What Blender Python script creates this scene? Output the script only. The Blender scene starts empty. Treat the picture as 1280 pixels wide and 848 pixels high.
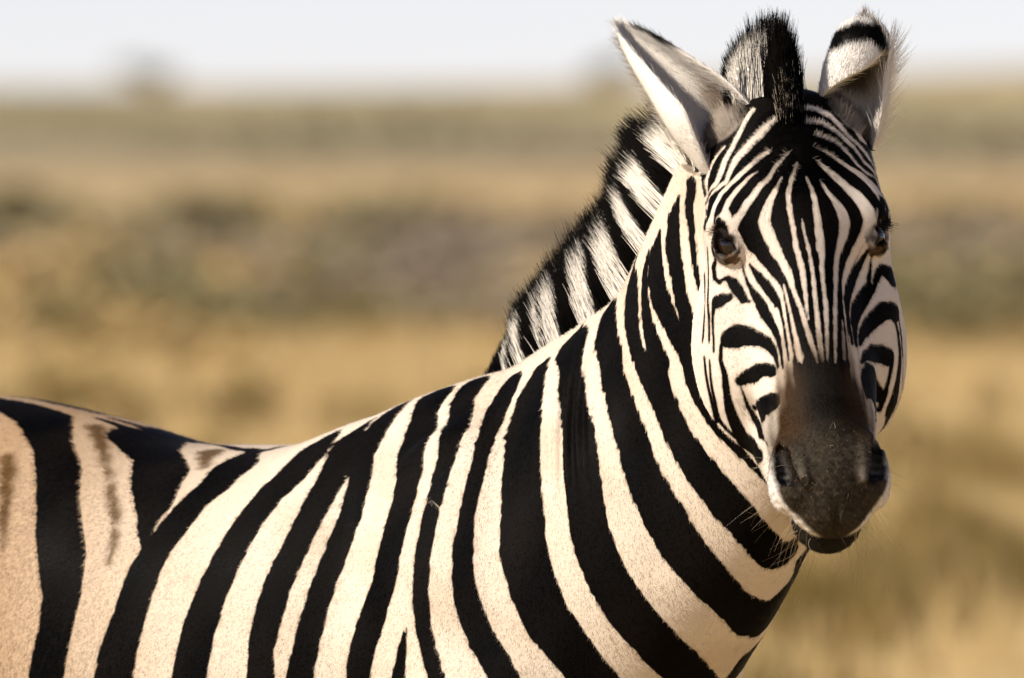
import bpy, bmesh, math, random
import numpy as np
from mathutils import Vector, Matrix

rng = np.random.default_rng(7)
scene = bpy.context.scene
col = scene.collection

# ------------------------------------------------------------------ camera
CAM_D, CAM_H = 16.3, 1.66            # long lens, photographer 16 m away
cam_data = bpy.data.cameras.new('camera')
cam = bpy.data.objects.new('camera', cam_data)
col.objects.link(cam)
cam.location = (0, -CAM_D, CAM_H)
cam.rotation_euler = (math.radians(90) - math.atan(314 / 16300), 0, 0)
cam_data.sensor_width = 23.6
cam_data.lens = 300.5
cam_data.clip_start = 0.5
cam_data.clip_end = 60000
cam_data.dof.use_dof = True
cam_data.dof.focus_distance = 15.86
cam_data.dof.aperture_fstop = 4.3
scene.camera = cam

# ------------------------------------------------------------------ sky and sun
SUN_DIR = Vector((-0.74, -0.32, 0.58)).normalized()      # towards the sun
world = bpy.data.worlds.new('World')
scene.world = world
world.use_nodes = True
wn = world.node_tree
wn.nodes.clear()
w_out = wn.nodes.new('ShaderNodeOutputWorld')
w_bg = wn.nodes.new('ShaderNodeBackground')
w_sky = wn.nodes.new('ShaderNodeTexSky')
w_sky.sky_type = 'NISHITA'
w_sky.sun_disc = False
w_sky.sun_elevation = math.asin(SUN_DIR.z)
w_sky.sun_rotation = math.atan2(SUN_DIR.x, SUN_DIR.y)
w_sky.altitude = 2500
w_sky.air_density = 1.0
w_sky.dust_density = 0.0
w_sky.ozone_density = 3.0
w_bg.inputs['Strength'].default_value = 0.088
w_hs = wn.nodes.new('ShaderNodeHueSaturation'); w_hs.inputs['Saturation'].default_value = 0.55
w_mx = wn.nodes.new('ShaderNodeMix'); w_mx.data_type = 'RGBA'; w_mx.blend_type = 'MULTIPLY'; w_mx.inputs[0].default_value = 1.0
w_mx.inputs[7].default_value = (0.995, 0.965, 1.085, 1)
wn.links.new(w_sky.outputs[0], w_hs.inputs['Color'])
wn.links.new(w_hs.outputs[0], w_mx.inputs[6])
wn.links.new(w_mx.outputs[2], w_bg.inputs[0])
wn.links.new(w_bg.outputs[0], w_out.inputs[0])

sun_data = bpy.data.lights.new('sun', 'SUN')
sun_data.energy = 5.0
sun_data.angle = math.radians(0.53)
sun_data.color = (1.0, 0.93, 0.82)
sun = bpy.data.objects.new('sun', sun_data)
sun.rotation_euler = (-SUN_DIR).to_track_quat('-Z', 'Y').to_euler()
sun.location = SUN_DIR * 30
col.objects.link(sun)

scene.view_settings.view_transform = 'Standard'
scene.view_settings.look = 'None'
scene.view_settings.gamma = 1.0
scene.view_settings.exposure = 0.42
scene.view_settings.use_curve_mapping = False
scene.render.engine = 'CYCLES'
scene.cycles.use_denoising = True
scene.cycles.max_bounces = 6
scene.cycles.diffuse_bounces = 3
scene.cycles.glossy_bounces = 2
scene.cycles.transparent_max_bounces = 6
scene.cycles.transmission_bounces = 2
scene.cycles.sample_clamp_indirect = 6.0


# ------------------------------------------------------------------ small helpers
def tag(o, label=None, cat=None, group=None, kind=None):
    if label: o['label'] = label
    if cat: o['category'] = cat
    if group: o['group'] = group
    if kind: o['kind'] = kind
    return o


def mesh_object(name, verts, faces, mat=None, parent=None, smooth=True):
    me = bpy.data.meshes.new(name)
    verts = np.asarray(verts, dtype=np.float32)
    me.from_pydata([], [], []) if False else None
    fa = faces if isinstance(faces, list) else None
    if fa is None:
        faces = np.asarray(faces, dtype=np.int32)
        n, k = faces.shape
        me.vertices.add(len(verts)); me.vertices.foreach_set('co', verts.ravel())
        me.loops.add(n * k); me.loops.foreach_set('vertex_index', faces.ravel())
        me.polygons.add(n)
        me.polygons.foreach_set('loop_start', np.arange(0, n * k, k, dtype=np.int32))
        me.update(calc_edges=True)
    else:
        me.from_pydata(verts.tolist(), [], fa)
    me.validate()
    if smooth and len(me.polygons):
        me.polygons.foreach_set('use_smooth', np.ones(len(me.polygons), dtype=bool))
    if mat: me.materials.append(mat)
    o = bpy.data.objects.new(name, me)
    col.objects.link(o)
    if parent is not None:
        o.parent = parent
        o.matrix_parent_inverse = Matrix.Translation(parent.location).inverted()
    return o

# ================================================================== the zebra: its shape
# Implicit surfaces (metres, world axes; z up). The body walks along F, its right flank faces RT.
F = np.array([0.80, -0.60, 0.0]); RT = np.array([-0.60, -0.80, 0.0]); UP = np.array([0, 0, 1.0])
WITHERS = np.array([-0.03, 0.0, 0.0])


def body_pt(a, r, z):
    return WITHERS + a * F + r * RT + z * UP


def smin(a, b, k):
    h = np.clip(0.5 + 0.5 * (b - a) / k, 0, 1)
    return b * (1 - h) + a * h - k * h * (1 - h)


def smax(a, b, k):
    return -smin(-a, -b, k)


def pchip(xs, ys, x):
    """smooth interpolation through control values"""
    xs = np.asarray(xs, float); ys = np.asarray(ys, float)
    d = np.diff(ys) / np.diff(xs)
    m = np.zeros_like(ys)
    m[1:-1] = np.where(d[:-1] * d[1:] > 0, 2 * d[:-1] * d[1:] / (d[:-1] + d[1:] + 1e-12), 0)
    m[0], m[-1] = d[0], d[-1]
    x = np.clip(x, xs[0], xs[-1])
    i = np.clip(np.searchsorted(xs, x) - 1, 0, len(xs) - 2)
    h = xs[i + 1] - xs[i]; t = (x - xs[i]) / h
    return ((1 + 2 * t) * (1 - t) ** 2 * ys[i] + t * (1 - t) ** 2 * h * m[i]
            + t * t * (3 - 2 * t) * ys[i + 1] + t * t * (t - 1) * h * m[i + 1])


def super_d(x, y, b, a, p):
    """approximate distance to the superellipse |x/b|^p + |y/a|^p = 1"""
    u = np.abs(x) / b + 1e-6; v = np.abs(y) / a + 1e-6
    k = (u ** p + v ** p) ** (1 / p)
    g = np.sqrt(((u / k) ** (p - 1) / b) ** 2 + ((v / k) ** (p - 1) / a) ** 2) + 1e-6
    return (k - 1) / g


def ellipsoid(p, c, r):
    q = (p - np.asarray(c)) / np.asarray(r)
    k0 = np.sqrt((q * q).sum(1)); k1 = np.sqrt(((q / np.asarray(r)) ** 2).sum(1)) + 1e-9
    return k0 * (k0 - 1) / k1


def roundcone(p, a, b, ra, rb):
    a = np.asarray(a, float); b = np.asarray(b, float)
    d = b - a
    t = np.clip(((p - a) @ d) / (d @ d), 0, 1)
    return np.linalg.norm(p - a - t[:, None] * d, axis=1) - (ra + (rb - ra) * t)


# ---- trunk
T_A = [-1.10, -1.06, -0.95, -0.80, -0.62, -0.45, -0.30, -0.15, 0.00, 0.12, 0.24, 0.31, 0.34]
T_TOP = [1.00, 1.10, 1.205, 1.262, 1.238, 1.206, 1.208, 1.250, 1.275, 1.225, 1.10, 0.98, 0.92]
T_BOT = [0.92, 0.84, 0.74, 0.69, 0.64, 0.61, 0.60, 0.60, 0.62, 0.66, 0.74, 0.82, 0.88]
T_W = [0.03, 0.12, 0.20, 0.245, 0.255, 0.27, 0.27, 0.255, 0.225, 0.20, 0.165, 0.10, 0.03]


def trunk_d(p):
    q = p - WITHERS
    a = q @ F; r = q @ RT; z = p[:, 2]
    top = pchip(T_A, T_TOP, a); bot = pchip(T_A, T_BOT, a); w = pchip(T_A, T_W, a)
    zc = (top + bot) / 2
    h = (top - bot) / 2
    # narrower towards the withers, fuller low on the ribs
    t = np.clip((z - zc) / h, -1.2, 1.2)
    narrow = 1 - 0.30 * np.exp(-((a - 0.02) / 0.16) ** 2) * np.clip(t, 0, 1) ** 1.5
    d = super_d(r, z - zc, w * narrow, h, 2.25)
    over = np.maximum(np.maximum(a - T_A[-1], T_A[0] - a), 0)
    return np.sqrt(np.maximum(d, 0) ** 2 + over ** 2) + np.minimum(d, 0)


# ---- neck: crest line and throat line, a section is spanned between them
CREST = np.array([(-0.15, 0.09, 1.19), (-0.015, 0.000, 1.262), (0.064, -0.075, 1.312), (0.130, -0.165, 1.402),
                  (0.190, -0.255, 1.508), (0.250, -0.325, 1.585), (0.305, -0.378, 1.635)])
THROAT = np.array([(0.195, -0.215, 0.83), (0.265, -0.320, 0.965), (0.327, -0.395, 1.080), (0.365, -0.420, 1.165),
                   (0.352, -0.405, 1.250), (0.342, -0.370, 1.330), (0.335, -0.335, 1.390)])
N_W = np.array([0.195, 0.165, 0.140, 0.115, 0.098, 0.088, 0.080])


def _dense(pts, n):
    s = np.linspace(0, 1, len(pts)); t = np.linspace(0, 1, n)
    pts = np.asarray(pts)
    if pts.ndim == 1:
        return pchip(s, pts, t)
    return np.stack([pchip(s, pts[:, i], t) for i in range(pts.shape[1])], 1)


NN = 36
_cr, _th, N_B = _dense(CREST, NN), _dense(THROAT, NN), _dense(N_W, NN)
N_C = (_cr + _th) / 2
N_T = np.gradient(N_C, axis=0); N_T /= np.linalg.norm(N_T, axis=1)[:, None]
N_D = _cr - _th
N_A = np.linalg.norm(N_D, axis=1) / 2
N_D = N_D - (N_D * N_T).sum(1)[:, None] * N_T
N_D /= np.linalg.norm(N_D, axis=1)[:, None]
N_L = np.cross(N_T, N_D)             # towards the animal's right
_NC2 = (N_C ** 2).sum(1)


def neck_param(p):
    """index along the neck and local coordinates (lateral, dorsal, along)"""
    out = np.empty(len(p)); J = np.arange(NN, dtype=np.float32)
    for i in range(0, len(p), 40000):
        q = p[i:i + 40000]
        d2 = (_NC2 - 2 * (q @ N_C.T)).astype(np.float32)
        w = np.exp((d2.min(1)[:, None] - d2) * np.float32(1 / (2 * 0.045 ** 2)))
        out[i:i + 40000] = (w @ J) / w.sum(1)
    i0 = np.clip(out.astype(int), 0, NN - 2); f = (out - i0)[:, None]
    L = lambda A: A[i0] * (1 - f) + A[i0 + 1] * f
    c, T, D, Lr = L(N_C), L(N_T), L(N_D), L(N_L)
    q = p - c
    a = N_A[i0] * (1 - f[:, 0]) + N_A[i0 + 1] * f[:, 0]
    b = N_B[i0] * (1 - f[:, 0]) + N_B[i0 + 1] * f[:, 0]
    return out, (q * Lr).sum(1), (q * D).sum(1), (q * T).sum(1), a, b


FOLD = np.array([0.072, -0.275, 1.255])


def neck_d(p):
    s, x, y, z, a, b = neck_param(p)
    t = np.clip(y / a, -1, 1)
    b = b * (1 - 0.34 * np.clip(t, 0, 1) ** 1.3)             # thinner towards the crest
    d = super_d(x, y, b, a, 2.2)
    # loose skin folded where the neck bends towards the viewer
    fo = p - FOLD
    fx = fo @ np.array([0.80, -0.58, 0.12]) + 0.10 * fo[:, 2]
    d = d + 0.0046 * np.sin(fx * 2 * math.pi / 0.021 + 2.2 * np.sin(fo[:, 2] * 17)) * np.exp(-(fx / 0.034) ** 2 - (fo[:, 2] / 0.085) ** 2) * (x > 0)
    over = np.maximum(np.maximum((p - N_C[-1]) @ N_T[-1], -((p - N_C[0]) @ N_T[0])), 0)
    return np.sqrt(np.maximum(d, 0) ** 2 + over ** 2) + np.where(over > 0, 0, np.minimum(d, 0))


# ---- head, in its own axes (u to the animal's left, n out of the forehead, t from poll to lip; mm)
HO = np.array([0.336, -0.412, 1.666])
_yaw, _pitch, _roll = math.radians(6.2), math.radians(62), math.radians(3)
_fw = np.array([math.sin(_yaw), -math.cos(_yaw), 0])
HT = _fw * math.cos(_pitch) - UP * math.sin(_pitch)
HN = _fw * math.sin(_pitch) + UP * math.cos(_pitch)
HU = np.cross(HT, HN); HU = HU if HU[0] > 0 else -HU


def _rot(v, axis, ang):
    axis = axis / np.linalg.norm(axis)
    return v * math.cos(ang) + np.cross(axis, v) * math.sin(ang) + axis * (axis @ v) * (1 - math.cos(ang))


HT, HN, HU = [_rot(v, np.array([0, -1.0, 0]), _roll) for v in (HT, HN, HU)]
HM = np.stack([HU, HN, HT], 1)       # columns


def head_local(p):
    return (p - HO) @ HM * 1000


def head_world(q):
    return HO + np.asarray(q) / 1000 @ HM.T


EYE = np.array([85.0, -50.0, 192.0])
EO = np.array([0.80, 0.58, 0.10]); EO /= np.linalg.norm(EO)              # where the eye looks (its own side)
EL = np.array([-0.30, 0.15, 0.95]); EL -= (EL @ EO) * EO; EL /= np.linalg.norm(EL)
EM = np.cross(EO, EL)


def nostril(q):
    """comma shaped opening on each side of the muzzle (q has u >= 0)"""
    return smin(roundcone(q, (58, -40, 478), (47, -12, 541), 9, 7), ellipsoid(q, (54, -30, 507), (13, 16, 26)), 6)


_cr_rng = np.random.default_rng(77)
CREASE = [(v_ / np.linalg.norm(v_) * _cr_rng.uniform(0.35, 0.95), _cr_rng.uniform(0, 6.28)) for v_ in _cr_rng.normal(size=(7, 3))]


def head_d(p):
    q = head_local(p)
    q[:, 0] = np.abs(q[:, 0])
    d = ellipsoid(q, (0, -80, 72), (103, 78, 100))                             # cranium
    d = smin(d, ellipsoid(q, (0, -56, 145), (106, 54, 95)), 30)                # forehead
    d = smin(d, ellipsoid(q, (80, -46, 168), (27, 26, 30)), 24)                # brow over the eye
    d = smin(d, roundcone(q, (0, -62, 170), (0, -50, 450), 60, 43), 30)        # bridge of the nose
    d = smin(d, roundcone(q, (42, -100, 220), (26, -78, 430), 50, 42), 26)     # cheek bone to muzzle
    d = smin(d, roundcone(q, (86, -80, 165), (86, -100, 255), 25, 27), 26)     # arch behind the eye
    d = smin(d, ellipsoid(q, (72, -170, 274), (58, 98, 118)), 24)              # cheek
    d = smin(d, roundcone(q, (40, -200, 300), (22, -120, 490), 54, 38), 26)      # lower jaw
    d = smin(d, ellipsoid(q, (0, -56, 506), (61, 52, 68)), 24)                 # muzzle
    d = smin(d, ellipsoid(q, (47, -48, 510), (24, 34, 44)), 22)                # nostril wing
    d = smin(d, ellipsoid(q, (0, -62, 548), (46, 33, 38)), 14)                 # upper lip
    chin = ellipsoid(q, (0, -116, 536), (43, 29, 45))
    d = smin(d, chin, 5)
    # hollows: eye socket, nostril, mouth line
    e = q - EYE
    ex = np.stack([e @ EO, e @ EL, e @ EM], 1)
    d = smax(d, -ellipsoid(ex, (20, 0, 0), (16, 22, 17)), 8)
    d = smin(d, _lid(ex), 4)
    d = smin(d, ellipsoid(q, (58, -62, 524), (12, 16, 22)), 14)
    d = smax(d, -nostril(q), 5)
    d = smin(d, roundcone(q, (37, -16, 496), (36, -9, 538), 3, 4), 9)
    d = smax(d, -roundcone(q, (0, -26, 566), (0, -72, 592), 2.5, 3.5), 7)      # groove of the upper lip
    d = smax(d, -ellipsoid(q, (0, -92, 580), (60, 3.5, 50)), 4)
    # fine creases of the muzzle skin
    mk = np.clip((q[:, 2] - 455) / 30, 0, 1) * np.clip((q[:, 1] + 150) / 20, 0, 1)
    cr = sum(np.sin(q @ k_ + f_) for k_, f_ in CREASE) / 2.4
    d = d + 0.26 * mk * cr
    return d / 1000


def _lid(ex):
    """a rim of lids round the eye ball, open in an almond slit"""
    r = np.linalg.norm(ex, axis=1)
    shell = np.abs(r - 22.0) - 3.0
    slit = ellipsoid(ex, (22, 0, -2), (20, 18.5, 7.3))
    return smax(smax(shell, -slit, 2), -(ex[:, 0] + 4), 2)


LEGS = [  # shoulder/hip, elbow/stifle, knee/hock, fetlock, hoof   (a, r, z, radius)
    [(0.13, 0.12, 0.88, .12), (0.10, 0.125, 0.66, .085), (0.12, 0.115, 0.40, .048), (0.115, 0.11, 0.13, .036), (0.14, 0.11, 0.035, .045)],
    [(0.13, -0.12, 0.88, .12), (0.05, -0.125, 0.66, .085), (0.04, -0.115, 0.40, .048), (0.03, -0.11, 0.13, .036), (0.055, -0.11, 0.035, .045)],
    [(-0.86, 0.12, 0.92, .17), (-0.80, 0.14, 0.70, .11), (-0.98, 0.12, 0.46, .052), (-0.94, 0.115, 0.13, .038), (-0.915, 0.115, 0.035, .047)],
    [(-0.86, -0.12, 0.92, .17), (-0.86, -0.14, 0.70, .11), (-1.06, -0.12, 0.46, .052), (-1.02, -0.115, 0.13, .038), (-0.995, -0.115, 0.035, .047)],
]


def legs_d(p):
    d = np.full(len(p), 9.0)
    for leg in LEGS:
        pts = [body_pt(*j[:3]) for j in leg]
        dl = np.full(len(p), 9.0)
        for k in range(4):
            dl = smin(dl, roundcone(p, pts[k], pts[k + 1], leg[k][3], leg[k + 1][3]), 0.02)
        d = np.minimum(d, dl)
    d = smax(d, -(p[:, 2] - 0.004), 0.006)
    return d


TAIL = [body_pt(-1.04, 0, 1.10), body_pt(-1.15, 0, 1.03), body_pt(-1.18, 0.01, 0.85), body_pt(-1.17, 0.02, 0.62)]


def culled(fn, p, lo, hi, m=0.13):
    """evaluate a component only near its box"""
    i = ((p > np.asarray(lo) - m) & (p < np.asarray(hi) + m)).all(1)
    d = np.full(len(p), 0.5)
    if i.any():
        d[i] = fn(p[i])
    return d


HEAD_BOX = (np.array([0.17, -0.82, 1.05]), np.array([0.52, -0.22, 1.70]))
NECK_BOX = (np.array([-0.25, -0.55, 0.75]), np.array([0.42, 0.25, 1.66]))
TRUNK_BOX = (np.array([-1.15, -0.45, 0.58]), np.array([0.42, 0.95, 1.30]))


def muscle(p, a, r, z, rad):
    q = p - body_pt(a, r, z)
    return ellipsoid(np.stack([q @ F, q @ RT, q[:, 2]], 1), (0, 0, 0), rad)


def low_parts(p, d):
    d = smin(d, legs_d(p), 0.05)
    for k in range(3):
        d = smin(d, roundcone(p, TAIL[k], TAIL[k + 1], (.035, .028, .022)[k], (.028, .022, .016)[k]), 0.02)
    return d


FURROWS = [(((0.020, -0.170, 1.285), (-0.02, -0.235, 1.177), (-0.039, -0.262, 1.079), (-0.02, -0.284, 0.97)), 0.006, 0.030),
           (((-0.10, -0.09, 1.235), (-0.185, -0.120, 1.14), (-0.215, -0.150, 1.02)), 0.005, 0.035),
           (((0.125, -0.305, 1.33), (0.150, -0.375, 1.19), (0.18, -0.395, 1.08)), 0.004, 0.022)]


def sdf(p):
    tr = culled(trunk_d, p, *TRUNK_BOX); ne = culled(neck_d, p, *NECK_BOX)
    d = smin(tr, ne, 0.07)
    for r in (1, -1):                                        # shoulder muscle and haunch
        d = smin(d, muscle(p, 0.06, 0.135 * r, 0.98, (0.14, 0.085, 0.25)), 0.06)
        d = smin(d, muscle(p, -0.86, 0.12 * r, 1.00, (0.20, 0.135, 0.235)), 0.06)
    # furrow in front of the shoulder blade and the soft edge behind it
    fi = np.nonzero(((p > (-0.32, -0.48, 0.88)) & (p < (0.27, -0.01, 1.42))).all(1))[0]
    if len(fi):
        pf = p[fi]
        for pts_, dep, wid in FURROWS:
            best = np.full(len(pf), 9.0)
            for a_, b_ in zip(pts_[:-1], pts_[1:]):
                best = np.minimum(best, roundcone(pf, a_, b_, 0, 0))
            d[fi] += dep * np.exp(-(best / wid) ** 2)
    low = p[:, 2] < 1.12
    if low.any():
        d[low] = low_parts(p[low], d[low])
    return smin(d, culled(head_d, p, *HEAD_BOX, m=0.06), 0.022)


_TET = np.array([(1, -1, -1), (-1, -1, 1), (-1, 1, -1), (1, 1, 1)], float)


def sdf_grad(p, e=0.0010):
    g = np.zeros_like(p)
    for k in _TET:
        g += sdf(p + e * k)[:, None] * k
    return g / (np.linalg.norm(g, axis=1)[:, None] + 1e-12)


def to_surface(p, n=3):
    for _ in range(n):
        p = p - np.clip(sdf(p), -0.02, 0.02)[:, None] * sdf_grad(p) * 0.9
    return p


def polygonise():
    import openvdb
    lo = np.array([-1.15, -0.85, -0.03]); hi = np.array([0.62, 1.0, 1.72])
    cs, fine = 0.04, 5
    n = np.ceil((hi - lo) / cs).astype(int)
    gx = [lo[i] + cs * (np.arange(n[i]) + 0.5) for i in range(3)]
    P = np.stack(np.meshgrid(*gx, indexing='ij'), -1).reshape(-1, 3)
    dc = np.concatenate([sdf(c) for c in np.array_split(P, 8)])
    act = np.nonzero(np.abs(dc) < cs * 1.3)[0]
    vox = cs / fine
    vol = np.repeat(np.repeat(np.repeat(np.where(dc > 0, 0.03, -0.03).reshape(n), fine, 0), fine, 1), fine, 2).astype(np.float32)
    off = (np.stack(np.meshgrid(*[np.arange(fine)] * 3, indexing='ij'), -1).reshape(-1, 3))
    ijk = np.stack(np.unravel_index(act, n), 1)
    idx = (ijk[:, None, :] * fine + off[None]).reshape(-1, 3)
    Q = lo + (idx + 0.5) * vox
    dv = np.concatenate([sdf(c) for c in np.array_split(Q, 24)])
    vol[idx[:, 0], idx[:, 1], idx[:, 2]] = np.clip(dv, -0.03, 0.03)
    g = openvdb.FloatGrid(0.03)
    g.copyFromArray(vol)
    pts, quads = g.convertToQuads(0.0)
    pts = lo + (pts + 0.5) * vox
    return pts, quads[:, ::-1]


def refine(pts, quads, pick, levels):
    """split the picked quads in four (levels times), triangulating the seam by keeping shared edge points"""
    bm = bmesh.new()
    me = bpy.data.meshes.new('tmp')
    me.vertices.add(len(pts)); me.vertices.foreach_set('co', pts.astype(np.float32).ravel())
    n = len(quads)
    me.loops.add(n * 4); me.loops.foreach_set('vertex_index', quads.astype(np.int32).ravel())
    me.polygons.add(n); me.polygons.foreach_set('loop_start', np.arange(0, n * 4, 4, dtype=np.int32))
    me.update(calc_edges=True)
    bm.from_mesh(me)
    bpy.data.meshes.remove(me)
    for _ in range(levels):
        es = set()
        for f in bm.faces:
            if pick(f.calc_center_median(), _):
                es.update(f.edges)
        bmesh.ops.subdivide_edges(bm, edges=list(es), cuts=1, use_grid_fill=True)
    bmesh.ops.triangulate(bm, faces=[f for f in bm.faces if len(f.verts) != 4])
    return bm

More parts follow.
